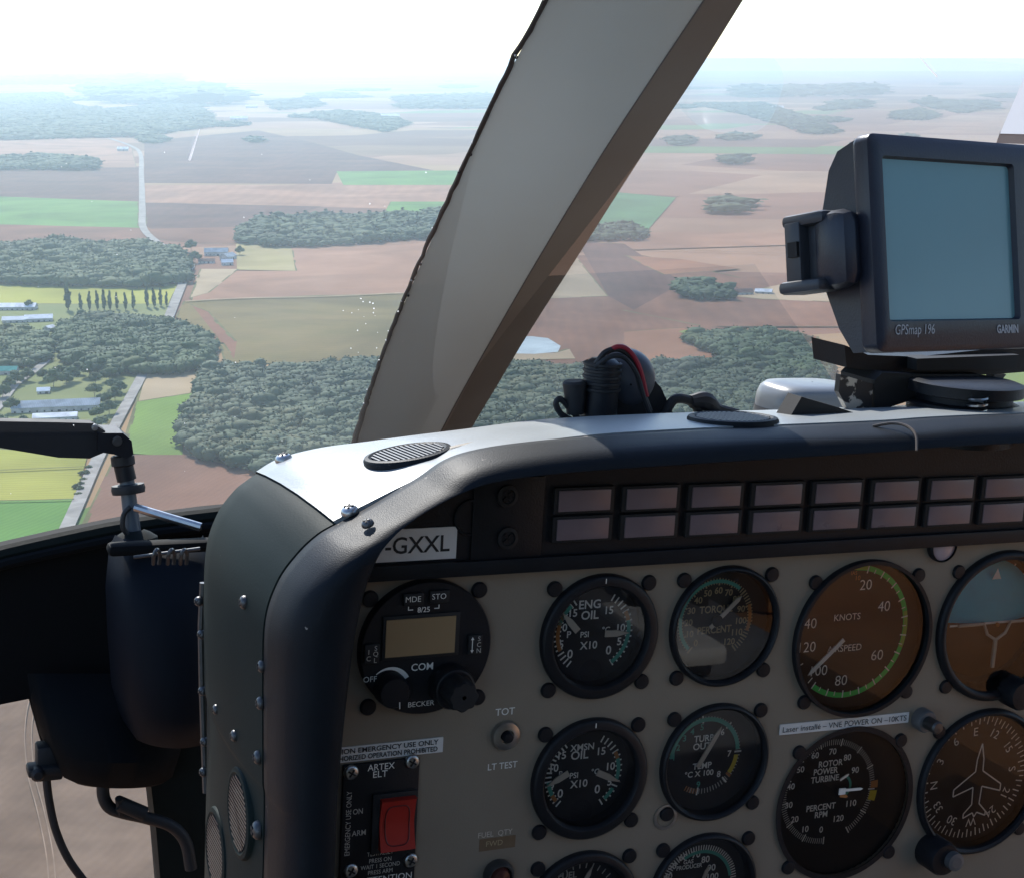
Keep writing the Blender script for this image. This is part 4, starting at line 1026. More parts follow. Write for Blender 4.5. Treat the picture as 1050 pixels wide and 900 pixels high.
# -- airspeed
g = gauge_root("airspeed_indicator", "large round airspeed dial with bright green arc and white needle", .2016, -.1085); cu, cv = .2016, -.1085; D = .004
bezel(g, cu, cv, R2, .0400, D, .0316); cu, cv = cu - .0042, cv + .0024; c = np.array((cu, cv, D - ZT)); b = MB()
b.disc(c, .0355, GRNM, 60, .0327, 0, 216); b.disc(c + (0, 0, -.0001), .0354, LIMEM, 12, .0331, 75, 108); b.disc(c + (0, 0, -.0001), .0354, LIMEM, 8, .0331, -12, 12)
b.ticks(c + (0, 0, -.0002), .0315, .0355, 12, 216, 13, .0007, WHT); b.ticks(c + (0, 0, -.0002), .0322, .0345, 20, 208, 12, .0005, WHT); b.ticks(c, .031, .0345, 222, 300, 5, .0006, WHT)
for t, x, y, h in [("20", 888, 599, 11), ("40", 906.5, 621, 11), ("60", 899.5, 671, 11), ("80", 862.5, 697, 11), ("100", 840, 687, 11), ("120", 828, 663, 11), ("140", 829, 639, 11)]: T(b, t, x, y, D, h, bold=-.005)
T(b, "KNOTS", 869, 632, D, 7, bold=.0); T(b, "AIRSPEED", 866, 664, D, 7); T(b, "10", 880, 592, D, 5, ORGM); T(b, "IAS", 876, 587, D, 4, ORGM)
b.build("markings", g, smooth=0); b = MB(); P = Pw(865, 655, D - .002); Q = Pw(828, 692, D - .002); d = Q - P; needle(b, P, math.degrees(math.atan2(d[0], d[1])), np.linalg.norm(d), .0, .0022, WHT, .12); b.build("needle", g, smooth=0)
# -- rotor rpm
g = gauge_root("rotor_speed_gauge", "large round gauge marked ROTOR POWER TURBINE PERCENT RPM", .2016, -.1988); cu, cv = .2016, -.1988; D = .002
bezel(g, cu, cv, R2, .0411, D, .0316, proud=.0014); cu, cv = cu - .0094, cv + .0066; c = np.array((cu, cv, D - ZT)); b = MB()
b.ticks(c, .0258, .0288, 180, 508, 121, .00045, DIMW); b.ticks(c, .0252, .0293, 180, 508, 13, .0007, WHT)
b.disc(c + (0, 0, -.0001), .031, ORGM, 6, .0265, 84, 92); b.disc(c + (0, 0, -.0001), .031, YELM, 8, .0265, 95, 106)
for t, x, y in [("60", 836, 774), ("70", 854, 770), ("80", 869, 776), ("90", 877, 789), ("110", 873, 823), ("120", 860, 838.5), ("0", 842, 850), ("10", 826, 849.5), ("20", 815, 839.5), ("30", 809, 825), ("40", 811, 806), ("50", 821, 788.5)]: T(b, t, x, y, D, 6.5, bold=.015)
for t, x, y in [("ROTOR", 852, 782), ("POWER", 847, 790), ("TURBINE", 846, 798), ("PERCENT", 842, 827), ("RPM", 842, 834.5)]: T(b, t, x, y, D, 6.5, bold=.02, aspect=.92)
b.disc(Pw(862, 806, D - ZT - .0001), .0068, TEALM, 14, .0054, 20, 160); b.build("markings", g, smooth=0)
b = MB(); needle(b, Pw(860, 810, D - .002), 92, .0150, .0, .0014, WHT, .1); needle(b, Pw(860, 811, D - .003), 92, .004, .0, .0034, WHT, .0); needle(b, Pw(861, 799, D - .002), 62, .006, 0, .0012, NEEDW, .2); needle(b, Pw(861, 815, D - .002), 102, .005, 0, .0016, ORGM, .2); b.build("needle", g, smooth=0)
# -- attitude indicator
g = gauge_root("attitude_indicator", "large round artificial horizon, teal above and brown below, at the right edge", .2905, -.1083); cu, cv = .2905, -.1083; D = .012
bezel(g, cu, cv, R2, .0372, D + .004, .0316); c = np.array((cu, cv, D))
b = MB(); hv = .0005
for sgn, m in ((1, SKYD), (-1, EARD)):
    rows = []
    for r_ in np.linspace(0.0001, .0330, 9):
        rows.append([(cu + r_ * math.cos(a), cv + hv + r_ * math.sin(a), D - .008 * (1 - (r_ / .033) ** 2)) for a in np.linspace(0, sgn * math.pi, 30)])
    b.grid(rows, m)
b.build("horizon_ball", g)
b = MB(); b.disc(c + (0, 0, .0002), .0366, BLKM, 60, .0325)
b.ticks(c, .0300, .0345, -60, 60, 9, .0008, WHT); b.line((cu - .030, cv + hv, D - .0085), (cu + .03, cv + hv, D - .0085), .0012, WHT)
b.add([(cu - .003, cv + .024, D - .006), (cu + .003, cv + .024, D - .006), (cu, cv + .030, D - .006)], [(0, 1, 2)], WHT); b.build("markings", g, smooth=0)
b = MB()
for s_ in (-1, 1):
    b.tube([(cu + s_ * .026, cv + .001, D - .0105), (cu + s_ * .009, cv + .001, D - .0105), (cu + s_ * .006, cv - .005, D - .0105), (cu, cv - .0085, D - .0105)], .0009, NEEDW, 6)
b.tube([(cu, cv - .0085, D - .0105), (cu, cv - .024, D - .0105)], .0012, NEEDW, 6); b.lathe((cu, cv, D - .0102), [(.0012, 0), (.0012, .0008), (.0002, .0012)], ORGM, n=12); b.build("aircraft_symbol", g)
b = MB(); kb = (cu + .012, cv - .037, 0); b.lathe(kb, [(.0085, 0), (.0085, .010), (.0075, .012), (.003, .0125)], BLK, n=24); b.build("cage_knob", g)
# -- heading indicator
g = gauge_root("heading_indicator", "large round compass dial with a white aircraft outline, lower right", .2897, -.1968); cu, cv = .2897, -.1968; D = .004
bezel(g, cu, cv, R2, .0385, D, .0316); cu, cv = cu - .0010, cv + .0008; c = np.array((cu, cv, D - ZT)); b = MB()
b.ticks(c, .0305, .0352, 0, 350, 36, .0007, WHT); b.ticks(c, .0322, .0352, 5, 355, 36, .0006, WHT)
for k, t in enumerate(["E", "12", "15", "S", "21", "24", "W", "30", "33", "N", "3", "6"]):
    a = 30 * k - 4; A = math.radians(a); b.text(t, (cu + math.sin(A) * .0265, cv + math.cos(A) * .0265, D - ZT), .0048, WHT, rot=a)
ol = [(0, .021), (.0022, .012), (.0025, .005), (.016, -.004), (.016, -.008), (.003, -.004), (.0025, -.014), (.0075, -.019), (.0075, -.0215), (.0015, -.019), (0, -.0215)]
for a, q in zip(ol[:-1], ol[1:]):
    for s_ in (-1, 1): b.line((cu + s_ * a[0], cv + a[1], -.0002), (cu + s_ * q[0], cv + q[1], -.0002), .0008, WHT)
b.build("markings", g, smooth=0)
b = MB(); kb = np.array((.2607, -.2328, 0)); b.lathe(kb, [(.0095, 0), (.0095, .012), (.0085, .014), (.004, .0142)], BLK, n=26); b.lathe(kb + (.004, 0, -.014), [(.005, 0), (.005, .004), (.003, .0045)], GREYP, n=20); b.build("set_knob", g)
# -- gas producer and fuel gauges at the lower edge
g = gauge_root("gas_producer_gauge", "round gauge marked GAS PRODUCER cut off by the lower edge", .1193, -.2354); cu, cv = .1193, -.2354; D = .004
bezel(g, cu, cv, R1, .0280, D, .0247); c = np.array((cu, cv, D - ZT)); b = MB()
b.ticks(c, .0188, .0222, 200, 520, 81, .0006, WHT); b.disc(c + (0, 0, -.0001), .0195, TEALM, 40, .0178, 330, 440)
for t, x, y in [("50", 689.5, 887.5), ("60", 700.5, 878.5), ("70", 714, 875.5), ("80", 723.5, 880.5), ("90", 729.5, 889)]: T(b, t, x, y, D, 7, bold=.02)
T(b, "GAS", 706, 883, D, 4.5, bold=.02); T(b, "PRODUCER", 707, 888, D, 4.5, bold=.02, aspect=.9); T(b, "40", 685, 898, D, 7, bold=.02); T(b, "100", 731, 898, D, 7, bold=.02)
b.build("markings", g, smooth=0); b = MB(); needle(b, (cu, cv, D - .0018), 20, .012, .004, .002, NEEDW); b.build("needle", g, smooth=0)
g = gauge_root("fuel_gauge", "round gauge marked FUEL only just entering the lower edge", .051, -.2357); cu, cv = .051, -.2357
bezel(g, cu, cv, R1, .0256, D, .0247); c = np.array((cu, cv, D - ZT)); b = MB()
b.ticks(c, .0195, .0225, 300, 420, 13, .0006, DIMW); T(b, "FUEL", 582, 897, D, 7, DIMW, bold=.02); b.build("markings", g, smooth=0)
b = MB(); P = Pw(595, 912, D - .0018); Q = Pw(607, 888, D - .0018); d = Q - P; needle(b, P, math.degrees(math.atan2(d[0], d[1])), np.linalg.norm(d), .0, .0022, NEEDW, .3); b.build("needle", g, smooth=0)

# ================================================================== RADIO
cu, cv = -.0378, -.0935; rd = thing("com_radio", (cu, cv, 0), "round black COM radio with amber display and tuning knob at the panel's left", "radio")
b = MB(); b.lathe((cu, cv, 0), [(.0312, 0), (.0312, .004), (.0306, .005), (.001, .005)], BLK, n=72, capend=False); b.build("faceplate", rd)
RW = -.005
for t, x, y, wd, hh in [("MDE", 424, 614, .0095, .0058), ("STO", 450.5, 611, .0095, .0058)]:
    P = Pw(x, y, RW - .001); b = MB(); b.box((P[0], P[1], RW - .0006), (wd, hh, .0024), BLKM, bev=.0006); P2 = Pw(x, y, RW - .002); b.text(t, (P2[0], P2[1], RW - .00195), .0026, WHT, bold=-.005); b.build("button", rd)
for t, x, y in [("SCN", 487, 660), ("SQL", 381, 670)]:
    P = Pw(x, y, RW - .001); b = MB(); b.box((P[0], P[1], RW - .0006), (.0070, .0092, .0024), BLKM, bev=.0006)
    for k, ch in enumerate(t): b.text(ch, (P[0] + .0016, P[1] + .0028 - k * .0028, RW - .00195), .0022, DIMW)
    if t == "SCN":
        b.line((P[0] - .0016, P[1] - .003, RW - .0019), (P[0] - .0016, P[1] + .003, RW - .0019), .0004, WHT)
        for s_ in (-1, 1): b.add([(P[0] - .0016, P[1] + s_ * .0038, RW - .0019), (P[0] - .0024, P[1] + s_ * .0024, RW - .0019), (P[0] - .0008, P[1] + s_ * .0024, RW - .0019)], [(0, 1, 2)], WHT)
    else:
        b.text("I", (P[0] - .0016, P[1] + .0012, RW - .00195), .0022, DIMW); b.text("C", (P[0] - .0016, P[1] - .0018, RW - .00195), .0022, DIMW)
    b.build("button", rd)
b = MB(); c0, c1 = Pw(395, 633, RW), Pw(467, 669, RW); mid = (c0 + c1) / 2; b.box((mid[0], mid[1], RW - .0002), (.0365, .0205, .0016), BLKM, bev=.0004); b.build("display_frame", rd)
b = MB(); b.box((mid[0] - .0004, mid[1], RW - .0011), (.0328, .0172, .0006), LCDM); b.build("display", rd)
b = MB()
T(b, "8/25", 434.5, 624.5, RW, 5.5, bold=.01); 
P = Pw(434.5, 624, RW - ZT)
for s_ in (-1, 1): b.line(P + (s_ * .005, 0, 0), P + (s_ * .0072, 0, 0), .0004, WHT); b.line(P + (s_ * .0072, -.0002, 0), P + (s_ * .0072, .0016, 0), .0004, WHT)
T(b, "COM", 433, 683, RW, 7.5, bold=.01); T(b, "OFF", 379.5, 696, RW, 6); T(b, "BECKER", 432, 721, RW, 5.5, wide=.0125)
P = Pw(400, 705, RW - ZT)
A = np.radians(np.linspace(-45, 62, 20)); o_ = [(P[0] + .0098 * math.sin(a), P[1] + .0098 * math.cos(a), P[2]) for a in A]; i_ = [(P[0] + (.0094 - .0022 * k / 19) * math.sin(a), P[1] + (.0094 - .0022 * k / 19) * math.cos(a), P[2]) for k, a in enumerate(A)]
b.grid([o_, i_], WHT); b.build("markings", rd, smooth=0)
b = MB(); b.lathe((P[0], P[1], RW), [(.0078, 0), (.0074, .006), (.0066, .0075), (.002, .0078)], BLK, n=36); b.line((P[0] + .002, P[1] - .004, RW - .0080), (P[0] + .0022, P[1] - .0072, RW - .0080), .0005, WHT); b.build("volume_knob", rd)
P = Pw(460, 700, RW); b = MB(); N_ = 48
prof = [(.0100, 0), (.0100, .007), (.0092, .0085), (.0085, .0088)]; b.lathe((P[0], P[1], RW), prof, BLK, n=40)
rows = [[(P[0] + r_ * (1 + .06 * math.cos(8 * a)) * math.cos(a), P[1] + r_ * (1 + .06 * math.cos(8 * a)) * math.sin(a), RW - w_) for a in np.linspace(0, 2 * math.pi, 64, endpoint=False)] for r_, w_ in [(.0072, .0085), (.0070, .018), (.0062, .0195), (.001, .0197)]]
b.grid(rows, GREYP if False else BLKM, closed=True); b.build("tuning_knob", rd)
for x, y in [(379, 613), (491, 604), (377, 724), (489, 714)]:
    P = Pw(x, y, 0); b = MB(); b.lathe((P[0], P[1], 0), [(.0038, 0), (.0037, .0013), (.0033, .0018), (.0012, .0019)], BLK, n=20); b.build("mounting_screw", rd)

# ================================================================== EMERGENCY TRANSMITTER SWITCH AND SMALL ITEMS
el = thing("emergency_beacon_switch", (-.0556, -.205, 0), "black emergency beacon plate with a red rocker switch, lower left of the panel", "switch")
b = MB(); b.box((-.0556, -.1795, -.0012), (.0362, .066, .0024), BLK, bev=.0006); b.build("plate", el)
b = MB(); b.box((-.0492, -.1757, -.0032), (.0215, .0290, .0022), BLKM, bev=.0005); b.build("rocker_frame", el)
b = MB(); P0 = (-.0482, -.1757)
b.grid([[(P0[0] - .0083, P0[1] + s_ * .0122, -.0048 - .0028 * abs(s_) ** 1.5 * (1.25 if s_ < 0 else .8)), (P0[0] + .0083, P0[1] + s_ * .0122, -.0048 - .0028 * abs(s_) ** 1.5 * (1.25 if s_ < 0 else .8))] for s_ in np.linspace(-1, 1, 15)], REDM)
for sx in (-1, 1): b.grid([[(P0[0] + sx * .0083, P0[1] + s_ * .0122, -.0048 - .0028 * abs(s_) ** 1.5 * (1.25 if s_ < 0 else .8)), (P0[0] + sx * .0083, P0[1] + s_ * .0122, -.003)] for s_ in np.linspace(-1, 1, 15)], REDM)
for sy in (-1, 1): b.add([(P0[0] - .0083, P0[1] + sy * .0122, -.0085 + .0003), (P0[0] + .0083, P0[1] + sy * .0122, -.0085 + .0003), (P0[0] + .0083, P0[1] + sy * .0122, -.003), (P0[0] - .0083, P0[1] + sy * .0122, -.003)], [(0, 1, 2, 3)], REDM)
b.build("rocker", el)
b = MB(); ring = [(P0[0] + .0058 * math.copysign(abs(math.cos(a)) ** .5, math.cos(a)), P0[1] - .0006 + .0094 * math.copysign(abs(math.sin(a)) ** .5, math.sin(a))) for a in np.linspace(0, 2 * math.pi, 40)]
b.tube([(x, y, -.0048 - .0028 * (abs(y - P0[1]) / .0122) ** 1.5 * (1.25 if y < P0[1] else .8) - .0001) for x, y in ring], .0003, mat("dark_red", (.12, .01, .01), .5), 6); b.build("rocker_outline", el)
b = MB(); EW = -.0024
for t, x, y, h, wd in [("ARTEX", 391, 785.5, 7, .0128), ("ELT", 390, 793, 7, .0068), ("ON", 367, 831.5, 6, .0046), ("ARM", 368, 853.5, 6, .0066)]: T(b, t, x, y, EW, h, WHT if h == 7 else DIMW, wide=wd, bold=.005)
for t, x, y in [("TEST/RESET", 390, 874, ), ("PRESS ON", 390, 881), ("WAIT 1 SECOND", 390, 887), ("PRESS ARM", 390, 893)]: T(b, t, x, y, EW, 4.6, DIMW, aspect=.85)
T(b, "EMERGENCY USE ONLY", 357, 844, EW, 5.5, DIMW, right=(0, 1, 0), up=(-1, 0, 0), wide=.031); T(b, "ATTENTION", 396, 900, EW, 7, WHT)
b.build("lettering", el, smooth=0)
for x, y in [(360, 791.5), (422.5, 780.5), (359.5, 892), (421, 881.5)]: screw("mounting_screw", Pw(x, y, EW), .0035, (0, 0, -1), el, STEEL, .4)
pl = MB(); c = (-.0560, -.1420, -.0004); ang = .012
pl.box(c, (.0600, .0072, .0006), STICK); pl.text("AVIATION EMERGENCY USE ONLY", (c[0] - .0006, c[1] + .0017, -.00095), .0023, INK, wide=.0565, bold=.02); pl.text("UNAUTHORIZED OPERATION PROHIBITED", (c[0] - .0012, c[1] - .0016, -.00095), .0023, INK, wide=.0570, bold=.02)
tag(pl.build("warning_placard", base=c), "white two line placard about emergency use above the red rocker switch", "placard")
pl = MB(); a0, a1 = Pw(799, 747.5, 0), Pw(931, 734.5, 0); c = (a0 + a1) / 2; d = a1 - a0; L_ = np.linalg.norm(d); rx = d / L_; ry = np.array((-rx[1], rx[0], 0))
pl.box(c + (0, 0, -.0004), (L_, .0056, .0006), STICK, (rx, ry, (0, 0, 1))); pl.text("Laser installé – VNE POWER ON –10KTS", c + (0, 0, -.00095), .0030, INK, wide=L_ * .96, right=rx, up=ry)
tag(pl.build("speed_placard", base=c), "long white placard about VNE power between two large dials", "placard")
tb = thing("test_button", Pw(518, 753, 0), "round metal push button between the TOT and LT TEST lettering", "button")
P = Pw(518, 753, 0); b = MB(); b.lathe(P, [(.0073, 0), (.0073, .001), (.0066, .002), (.0045, .0026), (.0034, .0026), (.0032, .0005)], STEEL, n=36); b.build("collar", tb)
b = MB(); b.lathe(P, [(.0026, 0), (.0026, .004), (.0022, .0048), (.0005, .005)], BLK, n=24); b.build("plunger", tb)
b = MB(); T(b, "TOT", 518, 729, 0, 7.5, WHT, bold=.01); b.build("lettering", tb, smooth=0)
b = MB(); T(b, "LT TEST", 515.5, 784.5, 0, 7, WHT, wide=.0150, bold=.005); b.build("lettering", tb, smooth=0)
lg = thing("indicator_lamp", Pw(510, 893, 0), "small unlit dark lens lamp under the FUEL QTY lettering", "lamp")
b = MB(); T(b, "FUEL  QTY", 508, 854.5, 0, 6, NEEDW, wide=.0175); T(b, "FWD", 507, 864, 0, 6, TANM); P = Pw(510, 864, -.0001); b.box(P, (.0185, .0062, .0001), mat("worn_brown_label", (.17, .11, .06), .7, var=.3, vscale=200)); b.build("lettering", lg, smooth=0)
P = Pw(510, 895, 0); b = MB(); b.lathe(P, [(.0075, 0), (.0075, .003), (.0062, .005), (.0056, .005), (.0054, .003)], DKST, n=32); b.build("collar", lg); b = MB(); b.lathe(P, [(.0054, .003), (.004, .0055), (.0005, .0065)], mat("dark_lens", (.08, .03, .025), .2), n=28); b.build("lens", lg)
lb = thing("panel_knob", Pw(944, 735, 0), "small grey knurled knob at the right end of the long placard", "knob")
P = Pw(944, 736, 0); b = MB(); b.lathe(P, [(.0062, 0), (.0062, .005), (.0054, .0062)], GREYP, n=24); b.lathe(P + (0, 0, -.006), [(.0036, 0), (.0036, .008), (.0028, .009), (.0005, .0092)], DKST, n=18); b.build("body", lb)
pl2 = thing("indicator_lens", Pw(965, 560, -.001), "round pale indicator lens half under the warning strip", "lamp")
P = Pw(965.5, 559, -.001); b = MB(); b.lathe(P, [(.0085, -.001), (.0085, .002), (.0076, .003)], BLK, n=32, capend=False); b.build("collar", pl2); b = MB(); b.lathe(P, [(.0076, .0015), (.004, .003), (.0003, .0034)], mat("pale_lens", (.45, .36, .38), .25), n=28); b.build("lens", pl2)
rs = MB(); P = Pw(682, 837, 0); rs.lathe(P, [(.0066, 0), (.0066, .0006), (.0050, .0007)], STEEL, n=28, capend=False); o = rs.build("bright_washer", con)

# ================================================================== ON TOP OF THE DASH
gpsr = RH.T @ np.array((1.5, .096, 1)); gpsr /= np.linalg.norm(gpsr)
gu = RH.T @ np.array((-.055, 1, -.02)); gu -= gpsr * (gu @ gpsr); gu /= np.linalg.norm(gu)
gn = np.cross(gpsr, gu)
if (RH @ gn)[2] > 0: gn = -gn
GT = Pd(893, 137, .70)                                  # top left corner of the front face
def G(a, b_, c_=0.0): return GT + gpsr * a - gu * b_ + gn * c_
gh = .0975; gw = .150; ax3 = (gpsr, gu, gn)
gp_ = thing("map_display", G(gw / 2, gh, -.02), "dark navy moving map display with a teal grey screen on the dash", "display")
b = MB(); side = [(.000, -.011), (.004, -.024), (.012, -.030), (.036, -.037), (.064, -.037), (.086, -.028), (gh, -.020), (gh, -.011)]
b.prism([G(.003, y, c) for y, c in side], [G(gw - .003, y, c) for y, c in side], NAVY); b.build("rear_housing", gp_, smooth=30)
b = MB(); r0 = []; 
def rr(x0, y0, x1, y1, r_, c_, n=5):
    pts = []
    for cx, cy, a0 in ((x1 - r_, y1 - r_, 0), (x0 + r_, y1 - r_, 90), (x0 + r_, y0 + r_, 180), (x1 - r_, y0 + r_, 270)):
        for k in range(n): a = math.radians(a0 + 90 * k / (n - 1)); pts.append(G(cx + r_ * math.cos(a), cy + r_ * math.sin(a), c_))
    return pts
rings = [rr(.0, 0, gw, gh, .004, -.0112), rr(-.0008, -.0008, gw + .0008, gh + .0008, .004, -.009), rr(-.0006, -.0006, gw + .0006, gh + .0006, .004, -.002), rr(.002, .002, gw - .002, gh - .002, .004, .0), rr(.0065, .0095, .0975, .0845, .002, .0), rr(.0075, .0105, .0965, .0835, .002, -.003)]
b.grid(rings, NAVY, closed=True); b.build("front_bezel", gp_, smooth=35)
b = MB(); b.cap(rr(.007, .010, .097, .084, .002, -.0028), mat("screen", (.155, .32, .345), .22, var=.08, vscale=14, spec=.6)); b.build("screen", gp_, smooth=0)
b = MB(); b.text("GPSmap 196", G(.0225, .0890, .0004), .0046, mat("grey_lettering", (.42, .44, .46), .5), wide=.0260, right=gpsr, up=gu, shear=.2); b.text("GARMIN", G(.0870, .0890, .0004), .0038, MATS["grey_lettering"], wide=.0155, right=gpsr, up=gu, bold=.03); b.build("lettering", gp_, smooth=0)
# bracket arm with thumb cap on its left flank
b = MB(); BR = mat("bracket_plastic", (.045, .05, .06), .45, var=.2)
b.box(G(-.004, .050, -.034), (.006, .034, .028), BR, ax3, .002); b.box(G(-.006, .0345, -.034), (.013, .006, .027), BR, ax3, .0022); b.box(G(-.008, .0655, -.034), (.017, .006, .027), BR, ax3, .0022)
b.box(G(-.0085, .050, -.040), (.009, .030, .010), BR, ax3, .001); b.box(G(-.0125, .048, -.0385), (.004, .007, .006), BLKM, ax3); b.build("side_bracket", gp_)
b = MB(); b.box(G(-.0050, .0500, -.0185), (.014, .036, .022), NAVY, ax3, .0066); b.build("thumb_cap", gp_)
# mount: swivel base on the hood with worn paint
WORN = bpy.data.materials.new("worn_paint"); WORN.use_nodes = True; nt = WORN.node_tree; bs = nt.nodes["Principled BSDF"]
tc = nt.nodes.new("ShaderNodeTexCoord"); nz = nt.nodes.new("ShaderNodeTexNoise"); nz.inputs["Scale"].default_value = 90; nz.inputs["Detail"].default_value = 4
rp = nt.nodes.new("ShaderNodeValToRGB"); rp.color_ramp.elements[0].position = .50; rp.color_ramp.elements[0].color = (.014, .014, .016, 1); rp.color_ramp.elements[1].position = .53; rp.color_ramp.elements[1].color = (.62, .55, .46, 1)
nt.links.new(tc.outputs["Object"], nz.inputs["Vector"]); nt.links.new(nz.outputs["Fac"], rp.inputs[0]); nt.links.new(rp.outputs[0], bs.inputs["Base Color"]); bs.inputs["Roughness"].default_value = .4
mnt = thing("display_mount", Pw(960, 438, .0), "black swivel mount with chipped metal bracket under the map display", "mount")
Mw = .035
def mq(pts, w, th, m, name):
    b = MB(); r0 = [Pw(x, y, w) for x, y in pts]; b.prism(r0, [p + (0, 0, th) for p in r0], m); return b.build(name, mnt, smooth=0)
mq([(866, 354), (890, 364), (940, 366), (1070, 352), (1070, 380), (1020, 384), (950, 386), (890, 380), (868, 377)], .03, .03, BLK, "cradle_plate")
mq([(940, 368), (1045, 364), (1043, 378), (940, 380)], .022, .012, BLKM, "slide_rail")
mq([(862, 384), (895, 394), (893, 434), (888, 430), (868, 418), (860, 402)], .022, .004, WORN, "chipped_bracket")
mq([(897, 390), (905, 382), (940, 384), (1005, 384), (1008, 398), (960, 404), (930, 412), (905, 420), (897, 420)], .022, .03, BLKM, "swivel_block")
b = MB(); c = Pw(985, 432, .012); b.lathe(c, [(.027, -.010), (.027, .004), (.0285, .0055), (.0285, .0105), (.025, .0115), (.025, .0145), (.030, .0155), (.030, .021), (.027, .022), (.001, .0222)], BLK, (0, 1, 0), 48, False); b.build("turntable", mnt)
b = MB(); c = Pw(1002, 416, -.014)
b.tube([c + (.0045 * math.cos(t), .003 * t / 6.28 - .0045, .0045 * math.sin(t)) for t in np.linspace(0, 18.8, 60)], .0008, STEEL, 6); b.build("spring", mnt)
mq([(1020, 384), (1032, 384), (1018, 402), (1010, 402)], .04, .006, BR, "strut")
mq([(804, 438), (822, 407), (860, 418), (890, 428), (915, 441)], -.0, .012, BLKM, "base_wedge")
b = MB(); b.tube(spline([Pw(895, 437, -.040), Pw(915, 434, -.045), Pw(930, 437, -.052), Pw(939, 446, -.059), Pw(940, 462, -.064)], 20), .0007, mat("tan_wire", (.13, .095, .07), .5), 6); tag(b.build("thin_wire", base=Pw(930, 440, -.04)), "thin brown wire curling over the hood edge beside the mount", "wire")
b = MB()
for k in range(26):
    x = RNG.uniform(945, 1049); y = RNG.uniform(448, 466); P = Pw(x, y, -.0700); r_ = RNG.uniform(.0004, .0012)
    b.add([P + (r_ * 1.6 * math.cos(a) * RNG.uniform(.6, 1.2), r_ * math.sin(a) * RNG.uniform(.6, 1.2), -.0002) for a in np.linspace(0, 6.28, 8)[:-1]], [tuple(range(7))], STICK)
#b.build("paint_chip", con, smooth=0)
# silver antenna dome
an = thing("satellite_antenna", Pw(822, 425, .12), "silver grey rounded antenna puck behind the hood beside the display mount", "antenna")
c = Pw(830, 424, .13); rows = []
for s_, y in [(1.0, -.008), (1.0, .006), (.985, .0105), (.93, .015), (.83, .0175), (.5, .0185), (.02, .0187)]:
    rows.append([(c[0] + .030 * s_ * math.copysign(abs(math.cos(a)) ** .62, math.cos(a)), c[1] + y, c[2] + .026 * s_ * math.copysign(abs(math.sin(a)) ** .62, math.sin(a))) for a in np.linspace(0, 2 * math.pi, 48, endpoint=False)])
b = MB(); b.grid(rows, SILV, closed=True); b.build("dome", an, smooth=60)
b = MB(); b.grid([[(c[0] + .0304 * math.copysign(abs(math.cos(a)) ** .62, math.cos(a)), c[1] + y, c[2] + .0264 * math.copysign(abs(math.sin(a)) ** .62, math.sin(a))) for a in np.linspace(0, 2 * math.pi, 48, endpoint=False)] for y in (-.009, .0035)], GREYP, closed=True); b.build("base_band", an, smooth=60)
# power plug, lamp and cables
PWW = .075
pg = thing("power_plug", Pw(614, 431, PWW), "black ribbed power plug standing upright on the dash with a coiled lead", "plug")
P = Pw(614, 432, PWW); upv = np.array((.0, 1, 0.))
b = MB(); b.lathe(P, [(.0108, -.003), (.0108, .0015), (.0092, .003), (.0090, .010), (.0094, .028), (.0088, .0305), (.006, .0325), (.0005, .033)], BLK, upv, 36, False)
for k in range(5): b.lathe(P + upv * (.017 + .0032 * k), [(.0088, -.0012), (.0100, -.0006), (.0100, .0006), (.0088, .0012)], RUB, upv, 36, False)
b.build("body", pg)
b = MB(); b.tube(spline([P + (-.006, .030, -.004), P + (-.002, .0365, -.006), P + (.006, .038, -.006), P + (.014, .032, -.006), P + (.020, .018, -.006), P + (.026, .006, -.006)], 30), .0015, RUB, 8)
b.tube(spline([P + (-.007, .029, -.006), P + (-.001, .0345, -.009), P + (.007, .0345, -.009), P + (.015, .026, -.009), P + (.021, .012, -.009), P + (.026, .002, -.009)], 30), .0013, RUB, 8); b.build("black_lead", pg)
b = MB(); b.tube(spline([P + (-.001, .036, -.005), P + (.004, .0395, -.007), P + (.010, .0382, -.007), P + (.0165, .030, -.008), P + (.0225, .014, -.008)], 30), .0013, mat("red_wire", (.35, .02, .03), .4), 8); b.build("red_lead", pg)
b = MB(); Q = Pw(590, 415, PWW); b.tube(spline([Pw(x, y, PWW) for x, y in [(603, 432), (590, 432), (576, 425), (570, 414), (574, 409), (582, 416), (592, 428)]], 30), .0016, RUB, 8); b.lathe(Pw(590, 424, PWW), [(.0045, 0), (.0058, .012), (.0062, .016), (.005, .017)], RUB, (-.1, 1, 0), 18, True); b.build("side_socket", pg)
lm = thing("dash_lamp", Pw(650, 430, PWW + .01), "grey round headed lamp with a black swivel foot behind the power plug", "lamp")
c = Pw(642, 388, PWW + .012); axl = np.array((.25, .12, .95)); axl /= np.linalg.norm(axl)
b = MB(); b.lathe(c, [(.0005, -.012), (.008, -.011), (.013, -.008), (.0150, -.003), (.0154, .003), (.0145, .008), (.0115, .0115), (.0005, .012)], mat("lamp_grey", (.07, .072, .085), .45, var=.15), axl, 40, False); b.build("head", lm, smooth=60)
b = MB(); r0 = [Pw(x, y, PWW + .005) for x, y in [(644, 398), (668, 386), (678, 398), (690, 424), (690, 434), (628, 434), (632, 412)]]; b.prism(r0, [p + (0, 0, .016) for p in r0], BLKM); b.build("foot", lm, smooth=0)
b = MB(); r0 = [Pw(x, y, PWW + .002) for x, y in [(616, 404), (632, 406), (630, 430), (616, 430)]]; b.prism(r0, [p + (0, 0, .01) for p in r0], GREYP); b.build("bracket", lm, smooth=0)
lp = thing("rubber_strap", Pw(720, 428, PWW), "black rubber strap with a hole lying on the dash right of the lamp", "strap")
